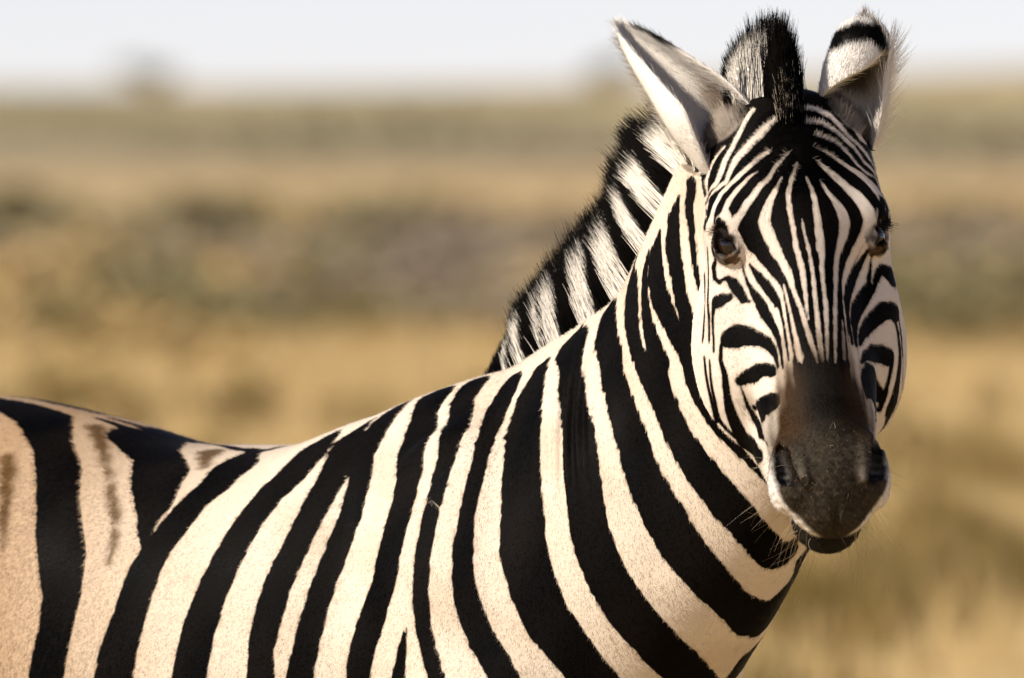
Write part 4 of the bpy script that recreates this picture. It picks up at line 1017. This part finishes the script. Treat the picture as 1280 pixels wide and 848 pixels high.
# on the ears the hair follows the leaf to its tip
tips = (np.array([-0.65, 0.40, 0.68]), np.array([0.05, 0.05, 1.0]))
for w_, tip in enumerate(tips):
    m = is_ear & ((P[:, 0] < 0.33) == (w_ == 0))
    g[m] = tip / np.linalg.norm(tip)
g = unit(g - (g * N).sum(1)[:, None] * N + 0.16 * rng.normal(size=(n, 3)))
whorl = np.exp(-((q[:, 0] / 45) ** 2 + ((q[:, 2] - 90) / 50) ** 2)) * hw_
g = unit(g + (0.7 * whorl)[:, None] * rng.normal(size=(n, 3)))
length = np.where(hw_ > 0, 0.0038, 0.0046 + 0.0020 * step(-0.2, -0.6, (P - WITHERS) @ F)) * rng.uniform(0.65, 1.25, n)
length = np.where(hw_ * (q[:, 2] > 420) > 0, 0.0032 * rng.uniform(0.6, 1.4, n), length)
length = length * (1 + 0.9 * whorl)
foot = hw_ * (np.linalg.norm((np.stack([np.abs(q[:, 0]), q[:, 1], q[:, 2]], 1) - np.array([80., -52., 22.])) / np.array([1.0, 1.2, 1.0]), axis=1) < 36)
length = np.where(foot > 0, rng.uniform(0.008, 0.020, n), length)
# longer fringe on the outer side of the ears
ev_all = np.concatenate([i[0] for i in ear_info]); et_all = np.concatenate([i[1] for i in ear_info]); ei_all = np.concatenate([i[2] for i in ear_info])
lift = 0.075 + 0.05 * step(-0.2, -0.6, (P - WITHERS) @ F)
lift = np.where(whorl > 0.2, 0.45, lift)
lift = np.where(foot > 0, 0.5, lift)
lift = np.where(hw_ * (q[:, 2] > 420) > 0, 0.35, lift)
if is_ear.any():
    k = T[is_ear][:, 0] - nb
    et, ei, ev = et_all[k], ei_all[k], ev_all[k]
    first = P[is_ear][:, 0] < 0.33
    ln = np.where(ei, 0.016, 0.007) * rng.uniform(0.6, 1.3, len(k))
    rim = np.where(first, np.abs(et - 0.62) < 0.10, (et < 0.14) & (ev < 0.8)) & ~ei
    pick = rim & (rng.random(len(k)) < np.where(first, 0.26, 0.14))
    ln = np.where(pick, rng.uniform(0.010, 0.028, len(k)) * np.where(first, 0.8, 1.25), ln)
    length[is_ear] = ln
    lf = np.where(ei, 0.35, 0.22); lf = np.where(pick, 0.75, lf)
    lift[is_ear] = lf
lift = lift * rng.uniform(0.5, 1.6, n)
tvar = 1 + (0.05 + 0.07 * step(-0.2, -0.6, (P - WITHERS) @ F) + 0.30 * hw_ * (q[:, 2] > 440))[:, None] * rng.normal(size=(n, 1))
tint = np.clip(tint * np.clip(tvar, 0.45, 1.9), 0.001, 0.95)
fleck = (rng.random(n) < 0.06) & (hw_ > 0) & (q[:, 2] > 470) & (q[:, 1] > -90)
tint[fleck] = np.array([0.30, 0.19, 0.09]) * rng.uniform(0.5, 1.2, (fleck.sum(), 1))
K = 4
ts = np.linspace(0, 1, K)
pts_h = np.empty((n, K, 3))
for i, t in enumerate(ts):
    pts_h[:, i] = P - N * 0.0004 + (g * t + N * (lift * (t - 0.35 * t * t))[:, None]) * length[:, None]
rad = np.outer(np.where(hw_ > 0, 0.00017, 0.00018), np.array([1, 0.9, 0.65, 0.15]))
coat = hair_object('coat', pts_h, tint, N, rad, coat_mat, zebra)
coat['kind'] = 'stuff'
print('coat hairs', n)

# ---- mane: along the crest, over the poll, down to the forelock
crest = [(_cr[i]) for i in range(5, NN, 3)]
crest = [c for c in crest if c[2] < 1.615]
crest += [head_world((0, -8, t)) for t in (-8, 14, 36, 58)]
crest = np.array(crest)
for _ in range(3):
    c2 = [crest[0]]
    for a_, b_ in zip(crest[:-1], crest[1:]):
        c2 += [a_ * 0.75 + b_ * 0.25, a_ * 0.25 + b_ * 0.75]
    crest = np.array(c2 + [crest[-1]])
crest = to_surface(crest, 4)
arc = np.concatenate([[0], np.cumsum(np.linalg.norm(np.diff(crest, axis=0), axis=1))])
MANE_L = arc[-1]
# pale bands of the mane: centre and half width along the crest (metres)
MANE_PALE = [(0.066, 0.005), (0.095, 0.009), (0.138, 0.004), (0.165, 0.0135), (0.238, 0.021), (0.318, 0.023), (0.389, 0.0145), (0.447, 0.0165), (0.505, 0.011), (0.57, 0.012), (0.675, 0.026)]


def at_arc(s):
    return np.stack([np.interp(s, arc, crest[:, i]) for i in range(3)], 1)


nm = 95000
sm = 0.022 + rng.random(nm) * (MANE_L - 0.022)
root = at_arc(sm)
tang = unit(at_arc(np.clip(sm + 0.01, 0, MANE_L)) - at_arc(np.clip(sm - 0.01, 0, MANE_L)))
sn, *_r = neck_param(root)
lat = N_L[np.round(sn).astype(int)]
hb = step(MANE_L - 0.16, MANE_L - 0.06, sm)[:, None]
lat = unit(lat * (1 - hb) + (-HU) * hb)
nor = unit(np.cross(tang, lat)); nor *= np.sign((nor * (UP * 0.9 + np.array([-0.3, 0, 0]))).sum(1))[:, None]
up_w = step(0.655, 0.70, sm)[:, None]
nor = unit(nor * (1 - up_w) + np.array([-0.10, 0.12, 1.0]) * up_w)
off = rng.normal(size=nm) * 0.0125 * np.interp(sm / MANE_L, [0, .1, .8, .9, 1], [0.5, 1, 1, 0.65, 0.45])
root = to_surface(root + lat * off[:, None], 2) - nor * 0.004
ln = 0.108 * np.interp(sm, [0.022, 0.045, 0.10, 0.23, 0.51, 0.54, 0.625, 0.640, 0.665, 0.695, 0.725, 0.75, 0.78], [0.14, 0.34, 0.74, 0.96, 0.92, 0.10, 0.10, 0.42, 0.72, 0.86, 0.62, 0.30, 0.16])
ln_full = ln.copy()
ln = ln * np.clip(1.12 - np.abs(off) / 0.045, 0.4, 1.05)
# clumps
ncl = 1500
cs_ = rng.random(ncl) * MANE_L; co_ = rng.normal(size=ncl) * 0.9
ck = np.empty(nm, int)
order = np.argsort(cs_); pos = np.searchsorted(cs_[order], sm)
ck = order[np.clip(pos + rng.integers(-1, 2, nm), 0, ncl - 1)]
ln = ln * rng.uniform(0.80, 1.10, nm) * (1 + 0.07 * rng.normal(size=ncl))[ck]
lean = np.interp(sm / MANE_L, [0, 0.15, 0.5, 0.68, 0.78, 0.85, 0.9, 0.95, 1], [-0.10, 0.05, 0.12, 0.2, 0.3, 0.25, 0.16, 0.08, 0.2])
clean = (0.03 * rng.normal(size=ncl))[ck]; cside = (0.08 * rng.normal(size=ncl))[ck]
d = unit(nor + tang * (lean + clean + 0.025 * rng.normal(size=nm))[:, None]
         + lat * (off * 4 * (1 - 0.6 * up_w[:, 0]) + cside * 0.35 + 0.045 * rng.normal(size=nm))[:, None])
K = 7
pm = np.empty((nm, K, 3))
bend = lat * (0.10 * rng.normal(size=nm) + 0.5 * cside)[:, None] + tang * (0.06 * rng.normal(size=nm) - 0.03)[:, None]
tcol = np.empty((nm, K, 3))
fld = np.full(nm, 0.02)
for c_, h_ in MANE_PALE:
    fld = np.minimum(fld, np.abs(sm + 0.0012 * rng.normal(size=nm) - c_) - h_)
pale = np.array([0.70, 0.63, 0.535]); blk = np.array([0.003, 0.0025, 0.0022])
tipstart = np.interp(sm / MANE_L, [0, .3, .8, .9, 1], [0.76, 0.77, 0.76, 0.80, 0.65]) + 0.07 * rng.normal(size=nm)
var = rng.uniform(0.86, 1.08, nm)
tipstart = np.where((sm > 0.645) & (sm < 0.70), 0.90, tipstart)
front = (sm > MANE_L - 0.068)
for i in range(K):
    t = i / (K - 1)
    pm[:, i] = root + (d * t + bend * (t * t * 0.35)) * ln[:, None]
    isp = (fld < 0) & (t * ln < tipstart * ln_full) & ~front
    tcol[:, i] = np.where(isp[:, None], pale * var[:, None], blk * (1 + 0.9 * (t > 0.8)))
grey = front & (rng.random(nm) < 0.10) & (sm > MANE_L - 0.03)
tcol[grey, 2:] = np.array([0.30, 0.24, 0.17])
mn = unit(nor + lat * np.clip(off / 0.012, -1, 1)[:, None] * 0.4)
mane_mat = hair_material('mane_hair', 0.6, 0.004, 0.15)
mane = hair_object('mane', pm, tcol, mn, np.outer(np.ones(nm) * 0.00046, np.linspace(1, 0.20, K)), mane_mat, zebra, True)
mane['kind'] = 'stuff'

# ---- whiskers on muzzle and chin, lashes
def strands(name, roots, dirs, lens, colr, r0, curl, parent=zebra):
    n_ = len(roots); K_ = 6
    pp = np.empty((n_, K_, 3))
    cv = rng.normal(size=(n_, 3)) * curl
    for i in range(K_):
        t = i / (K_ - 1)
        pp[:, i] = roots + (dirs * t + (cv - UP * curl * 0.6) * t * t) * lens[:, None]
    o = hair_object(name, pp, np.tile(np.asarray(colr), (n_, 1)), unit(dirs), np.outer(np.full(n_, r0), np.linspace(1, 0.2, K_)), mane_mat, parent)
    return o


nw = 190
uu = rng.uniform(-1, 1, nw)
loc = np.stack([uu * 60, rng.uniform(-165, -60, nw), rng.uniform(470, 575, nw)], 1)
wr = to_surface(head_world(loc), 6)
wn_ = sdf_grad(wr)
wd = unit(wn_ + 0.35 * HT - 0.15 * UP + 0.30 * rng.normal(size=(nw, 3)))
wh = strands('whiskers', wr, wd, rng.uniform(0.015, 0.055, nw), (0.55, 0.45, 0.33), 0.00022, 0.35)
wh['kind'] = 'stuff'
nw = 22
loc = np.stack([rng.uniform(-45, 45, nw), rng.uniform(-30, 10, nw), rng.uniform(455, 575, nw)], 1)
wr = to_surface(head_world(loc), 6); wn_ = sdf_grad(wr)
wd = unit(0.7 * wn_ + 0.5 * HT + 0.6 * rng.normal(size=(nw, 3)))
wh2 = strands('muzzle_bristles', wr, wd, rng.uniform(0.005, 0.012, nw), (0.42, 0.33, 0.22), 0.00025, 0.4)
wh2['kind'] = 'stuff'
for sgn in (-1, 1):
    nl = 26
    tt_ = rng.uniform(-1, 0.35, nl)
    loc = EYE + EO * (20 - 4 * tt_[:, None] ** 2) + EL * (15 * tt_)[:, None] - EM * (EM[1] and np.sign(-EM[1])) * (11 - 4 * tt_ ** 2)[:, None]
    loc[:, 0] *= sgn
    ddir = unit(sgn * HU[None] * 0.9 + HN[None] * 0.12 + HT[None] * (0.35 * tt_)[:, None] - UP * 0.25 + 0.08 * rng.normal(size=(nl, 3)))
    strands('eyelashes', head_world(loc), ddir, rng.uniform(0.012, 0.020, nl), (0.006, 0.005, 0.004), 0.0005, 0.12)['kind'] = 'stuff'

# ---- tail tuft
nt2 = 2500
rt = TAIL[3] + np.array([0, 0, 1]) * rng.uniform(-0.01, 0.25, nt2)[:, None] + rng.normal(size=(nt2, 3)) * 0.008
dt = unit(np.tile([0, 0, -1.0], (nt2, 1)) + 0.10 * rng.normal(size=(nt2, 3)))
strands('tail_tuft', rt, dt, rng.uniform(0.15, 0.33, nt2), (0.012, 0.010, 0.009), 0.0006, 0.06)['kind'] = 'stuff'

# ================================================================== the land
CAMP = np.array([0.0, -CAM_D])


def land_h(x, y):
    d = np.hypot(x, y + CAM_D)
    far = step(350, 1500, d)
    return far * (6.5 * np.exp(-((x - 150) / 125) ** 2 - ((y - 2100) / 900) ** 2)
                  + 1.2 * np.sin(x / 170 + 1) * np.sin(y / 420) + 1.15) - 0.05 * far


def ground_sheet():
    ys = np.concatenate([np.linspace(-60, 200, 80), np.geomspace(206, 26000, 90)])
    xs = np.concatenate([-np.geomspace(14000, 42, 40), np.linspace(-40, 40, 60), np.geomspace(42, 14000, 40)])
    X, Y = np.meshgrid(xs, ys)
    Z = land_h(X, Y)
    V = np.stack([X, Y, Z], -1).reshape(-1, 3)
    nx, ny = len(xs), len(ys)
    i, j = np.meshgrid(np.arange(nx - 1), np.arange(ny - 1))
    a = (j * nx + i).ravel()
    return V, np.stack([a, a + 1, a + nx + 1, a + nx], 1)


def ramp(nt, fac, stops):
    r = nt.nodes.new('ShaderNodeValToRGB')
    el = r.color_ramp.elements
    while len(el) < len(stops): el.new(0.5)
    for e_, (p_, c_) in zip(el, stops):
        e_.position = p_; e_.color = (*c_, 1)
    nt.links.new(fac, r.inputs[0])
    return r.outputs[0]


def noise(nt, vec, scale, detail=4, rough=0.55):
    n_ = nt.nodes.new('ShaderNodeTexNoise')
    n_.inputs['Scale'].default_value = scale; n_.inputs['Detail'].default_value = detail; n_.inputs['Roughness'].default_value = rough
    nt.links.new(vec, n_.inputs['Vector'])
    return n_.outputs[0]


def math_(nt, op, a, b=None, c=None):
    m_ = nt.nodes.new('ShaderNodeMath'); m_.operation = op
    for i, v in enumerate((a, b, c)):
        if v is None: continue
        if isinstance(v, (int, float)): m_.inputs[i].default_value = v
        else: nt.links.new(v, m_.inputs[i])
    return m_.outputs[0]


def mixn(nt, fac, a, b):
    m_ = nt.nodes.new('ShaderNodeMix'); m_.data_type = 'RGBA'
    for i, v in ((0, fac), (6, a), (7, b)):
        if isinstance(v, tuple): m_.inputs[i].default_value = (*v, 1)
        elif isinstance(v, (int, float)): m_.inputs[i].default_value = v
        else: nt.links.new(v, m_.inputs[i])
    return m_.outputs[2]


def ground_material():
    m = bpy.data.materials.new('veld')
    m.use_nodes = True
    nt = m.node_tree; b = nt.nodes['Principled BSDF']
    tc = nt.nodes.new('ShaderNodeTexCoord')
    pos = tc.outputs['Object']
    sx = nt.nodes.new('ShaderNodeSeparateXYZ'); nt.links.new(pos, sx.inputs[0])
    big = noise(nt, pos, 0.035, 3); mid = noise(nt, pos, 0.35, 4); fine = noise(nt, pos, 4.0, 5)
    # belts of vegetation lying across the plain, at their distances (y in metres, wavy)
    yy = math_(nt, 'ADD', sx.outputs['Y'], math_(nt, 'MULTIPLY', math_(nt, 'SUBTRACT', big, 0.5), 30.0))
    t = math_(nt, 'DIVIDE', 70.0, math_(nt, 'MAXIMUM', yy, 8.0))          # 1 at 70 m, 0 at the horizon
    grass = (0.60, 0.43, 0.20); tan = (0.48, 0.345, 0.18); scrub = (0.25, 0.19, 0.115); sage = (0.33, 0.285, 0.175); straw = (0.40, 0.315, 0.175)
    colr = ramp(nt, t, [(0.0, straw), (0.10, straw), (0.17, sage), (0.232, (0.25, 0.20, 0.13)), (0.268, (0.29, 0.22, 0.14)),
                        (0.31, tan), (0.41, tan), (0.50, scrub), (0.78, (0.26, 0.20, 0.11)), (0.93, (0.42, 0.285, 0.12)), (1.0, grass)])
    colr = mixn(nt, math_(nt, 'MULTIPLY', ramp(nt, mid, [(0.35, (0, 0, 0)), (0.70, (1, 1, 1))]), 0.45), colr, (0.20, 0.145, 0.05))
    colr = mixn(nt, math_(nt, 'MULTIPLY', ramp(nt, fine, [(0.45, (0, 0, 0)), (0.75, (1, 1, 1))]), 0.35), colr, (0.52, 0.38, 0.19))
    nt.links.new(colr, b.inputs['Base Color'])
    b.inputs['Roughness'].default_value = 0.95
    b.inputs['Specular IOR Level'].default_value = 0.1
    bp = nt.nodes.new('ShaderNodeBump'); bp.inputs['Strength'].default_value = 0.6; bp.inputs['Distance'].default_value = 0.08
    nt.links.new(fine, bp.inputs['Height']); nt.links.new(bp.outputs[0], b.inputs['Normal'])
    return m


V, Q = ground_sheet()
ground = mesh_object('ground', V, Q, ground_material())
ground['kind'] = 'structure'


def leaf_material(name, c1, c2, transl=0.25):
    m = bpy.data.materials.new(name); m.use_nodes = True
    nt = m.node_tree; b = nt.nodes['Principled BSDF']
    oi = nt.nodes.new('ShaderNodeTexCoord')
    f = noise(nt, oi.outputs['Object'], 3.5, 3)
    nt.links.new(mixn(nt, ramp(nt, f, [(0.35, (0, 0, 0)), (0.65, (1, 1, 1))]), c1, c2), b.inputs['Base Color'])
    b.inputs['Roughness'].default_value = 0.8; b.inputs['Specular IOR Level'].default_value = 0.15
    return m


def blades(n_tuft, place, h0, h1, per, spread, width, seed):
    """tufts of narrow grass blades: vertices and triangles"""
    r = np.random.default_rng(seed)
    X, Y = place(r, n_tuft)
    hh = r.uniform(h0, h1, n_tuft)
    n_ = n_tuft * per
    k = np.repeat(np.arange(n_tuft), per)
    ang = r.uniform(0, 2 * math.pi, n_); lean_ = r.uniform(0.05, 0.6, n_)
    bx = X[k] + r.normal(size=n_) * spread; by = Y[k] + r.normal(size=n_) * spread
    bz = land_h(bx, by) - 0.01
    H = hh[k] * r.uniform(0.5, 1.1, n_)
    tx = bx + np.cos(ang) * lean_ * H; ty = by + np.sin(ang) * lean_ * H
    a2 = r.uniform(0, math.pi, n_); wx = np.cos(a2) * width; wy = np.sin(a2) * width
    Vv = np.empty((n_, 3, 3))
    Vv[:, 0] = np.stack([bx - wx, by - wy, bz], 1); Vv[:, 1] = np.stack([bx + wx, by + wy, bz], 1); Vv[:, 2] = np.stack([tx, ty, bz + H], 1)
    return Vv.reshape(-1, 3), np.arange(n_ * 3).reshape(-1, 3)


def wedge(d0, d1, pw=1.0, m=3.0):
    def f(r, n_):
        d = d0 + (d1 - d0) * r.random(n_) ** pw
        x = r.uniform(-1, 1, n_) * (d * 0.0395 * m + 1.5)
        return x, d - CAM_D
    return f


def patchy(base, fx, fy, thr, seed):
    def f(r, n_):
        X, Y = base(r, n_ * 4)
        v = np.sin(X / fx + seed) + np.sin(Y / fy + 2.1 * seed) + np.sin((X + 0.4 * Y) / (fx * 1.7) + 0.7 * seed)
        i = np.nonzero(v + 0.4 * r.normal(size=len(v)) > thr)[0]
        i = r.choice(i, n_, replace=len(i) < n_)
        return X[i], Y[i]
    return f


straw_mat = leaf_material('dry_grass', (0.57, 0.42, 0.205), (0.43, 0.295, 0.125))
brown_mat = leaf_material('brown_grass', (0.19, 0.125, 0.03), (0.13, 0.095, 0.03))
V, T3 = blades(12500, wedge(13, 95, 0.8), 0.10, 0.32, 10, 0.06, 0.004, 31)
o = mesh_object('dry_grass', V, T3, straw_mat); tag(o, 'pale straw-coloured grass spread over the plain behind the zebra', 'grass', kind='stuff')
def clump(spots, seed):
    def f(r, n_):
        k = r.integers(0, len(spots), n_)
        S_ = np.array(spots)
        return S_[k, 0] + r.normal(size=n_) * S_[k, 2], S_[k, 1] - CAM_D + r.normal(size=n_) * S_[k, 3]
    return f


def px_at(x, d):          # lateral metres of a bearing in the picture at a distance
    return (x - 640) / 16300 * d


V, T3 = blades(520, clump([(px_at(1225, 45), 45, 0.10, 1.2), (px_at(1180, 48), 48, 0.07, 1.0), (px_at(1275, 42), 42, 0.08, 1.0), (px_at(1110, 43), 43, 0.06, 1.2),
                           (px_at(1240, 56), 56, 0.12, 1.5), (px_at(1050, 40), 40, 0.08, 1.0), (px_at(960, 41), 41, 0.07, 0.8)], 3), 0.10, 0.26, 14, 0.04, 0.004, 33)
o = mesh_object('olive_grass', V, T3, brown_mat); tag(o, 'dark olive grass clumped on the plain beside the zebra\'s chest', 'grass', kind='stuff')
V, T3 = blades(1650, patchy(wedge(30, 62), 0.55, 5.0, 1.2, 1.7), 0.15, 0.40, 14, 0.07, 0.005, 32)
o = mesh_object('brown_grass', V, T3, brown_mat); tag(o, 'olive brown grass growing in loose patches on the golden plain', 'grass', kind='stuff')


def shrub_mesh(name, w, h, leaves, leaf, seed):
    r = np.random.default_rng(seed)
    nb_ = 7
    c = np.stack([r.normal(size=nb_) * w * 0.26, r.normal(size=nb_) * w * 0.26, h * r.uniform(0.30, 0.72, nb_)], 1)
    k = r.integers(0, nb_, leaves)
    dirs = unit(r.normal(size=(leaves, 3)))
    p_ = c[k] + dirs * (r.random(leaves) ** 0.4)[:, None] * np.array([w * 0.27, w * 0.27, h * 0.30])
    p_[:, 2] = np.maximum(p_[:, 2], 0.02)
    a_ = unit(r.normal(size=(leaves, 3))) * leaf; b_ = unit(np.cross(a_, r.normal(size=(leaves, 3)))) * leaf * 0.6
    Vv = np.stack([p_ - a_, p_ + b_, p_ + a_, p_ - b_], 1).reshape(-1, 3)
    return Vv, np.arange(leaves * 4).reshape(-1, 4), c


stem_mat = leaf_material('twig', (0.12, 0.09, 0.06), (0.08, 0.06, 0.04))


def tube(a, b, ra, rb, k=6):
    a = np.asarray(a, float); b = np.asarray(b, float); d_ = b - a; d_ = d_ / np.linalg.norm(d_)
    u_ = np.cross(d_, [0.3, 0.9, 0.1]); u_ /= np.linalg.norm(u_); v_ = np.cross(d_, u_)
    an = np.arange(k) * 2 * math.pi / k
    ring = np.cos(an)[:, None] * u_ + np.sin(an)[:, None] * v_
    return np.concatenate([a + ring * ra, b + ring * rb]), [(i, (i + 1) % k, k + (i + 1) % k, k + i) for i in range(k)]


def shrub(name, label, cat, x, dist, w, h, mat, seed, leaves=900, leaf=None, group=None):
    y = dist - CAM_D
    z = float(land_h(np.array([x]), np.array([y]))[0])
    root_ = bpy.data.objects.new(name, None); col.objects.link(root_)
    root_.location = (x, y, z)
    tag(root_, label, cat, group)
    Vv, Qf, cs = shrub_mesh(name, w, h, leaves, leaf or w * 0.03, seed)
    me_ = mesh_object('crown', Vv, Qf, mat); me_.parent = root_
    sv, sf = [], []
    for c in cs:
        tv, tf = tube((c[0] * 0.1, c[1] * 0.1, -0.03), c, h * 0.035, h * 0.012)
        sf += [tuple(i + sum(map(len, sv)) for i in q_) for q_ in tf]; sv.append(tv)
    st = mesh_object('trunk', np.concatenate(sv), sf, stem_mat); st.parent = root_
    return root_


dark_leaf = leaf_material('dark_leaf', (0.040, 0.042, 0.012), (0.075, 0.068, 0.022))
olive_leaf = leaf_material('olive_leaf', (0.19, 0.17, 0.075), (0.24, 0.195, 0.10))
grey_leaf = leaf_material('grey_leaf', (0.32, 0.255, 0.185), (0.25, 0.20, 0.14))
sage_leaf = leaf_material('sage_leaf', (0.27, 0.24, 0.145), (0.33, 0.28, 0.165))
shrub('shrub', 'dark green low shrub at the far left end of the scrub belt', 'shrub', px_at(15, 148), 148, 1.5, 0.55, dark_leaf, 41, 2600)
shrub('shrub', 'small rounded olive-dark shrub standing alone behind the zebra\'s back', 'shrub', px_at(288, 145), 145, 0.95, 0.55, dark_leaf, 42, 2600)
shrub('tree', 'lone round-topped tree breaking the skyline beyond the plain', 'tree', px_at(190, 1300), 1300, 5.6, 3.0, olive_leaf, 43, 1400, 0.16)
shrub('tree', 'wide low tree on the skyline behind the zebra\'s pricked ear', 'tree', px_at(752, 1500), 1500, 7.0, 3.2, olive_leaf, 44, 1400, 0.2)

# ---- scrub that reads as one mass
def scrub(name, label, n_, place, w, h, mat, seed, leaves=42):
    r = np.random.default_rng(seed)
    X, Y = place(r, n_)
    Z = land_h(X, Y)
    base = [shrub_mesh('b', 1, 1, leaves, 0.11, seed + i)[0] for i in range(5)]
    out = []
    for i in range(n_):
        s_ = r.uniform(0.6, 1.4); a_ = r.uniform(0, 6.28)
        b_ = base[i % 5]; c_, s2 = math.cos(a_), math.sin(a_)
        q_ = np.stack([(b_[:, 0] * c_ - b_[:, 1] * s2) * w * s_ + X[i], (b_[:, 0] * s2 + b_[:, 1] * c_) * w * s_ + Y[i], b_[:, 2] * h * s_ + Z[i]], 1)
        out.append(q_)
    Vv = np.concatenate(out)
    o_ = mesh_object(name, Vv, np.arange(len(Vv)).reshape(-1, 4), mat)
    tag(o_, label, 'scrub', kind='stuff')
    return o_


scrub('grey_scrub', 'belt of grey-brown low scrub across the plain', 430, patchy(wedge(84, 142), 0.9, 14, 0.0, 2.2), 0.75, 0.34, grey_leaf, 51, 80)
scrub('olive_scrub', 'scattered olive green low scrub among the grey belt', 225, patchy(wedge(80, 150), 0.7, 11, 0.5, 4.1), 0.75, 0.42, olive_leaf, 52, 80)
scrub('straw_scrub', 'pale straw tussocks scattered between the grey scrub', 320, patchy(wedge(70, 170), 0.8, 9, 0.2, 5.3), 0.7, 0.38, straw_mat, 56, 80)
scrub('tawny_scrub', 'tawny brown tussocks dotted over the golden grass', 280, patchy(wedge(40, 80), 0.45, 6, 0.4, 6.4), 0.34, 0.22, brown_mat, 57, 60)
scrub('green_scrub', 'olive green scrub thickening at the left end of the grey belt', 46, clump([(px_at(60, 92), 92, 0.6, 3), (px_at(200, 88), 88, 0.35, 2), (px_at(20, 120), 120, 0.8, 5)], 5), 0.6, 0.32, olive_leaf, 55, 70)
scrub('sage_scrub', 'far belt of pale sage scrub below the skyline', 780, patchy(wedge(255, 620), 2.5, 60, 0.2, 3.3), 2.2, 0.9, sage_leaf, 53, 30)
scrub('dark_scrub', 'thin dark line of brush beyond the tan grass', 180, patchy(wedge(270, 310, 1, 3.0), 2.6, 30, 0.6, 0.6), 1.3, 0.34, grey_leaf, 54, 30)
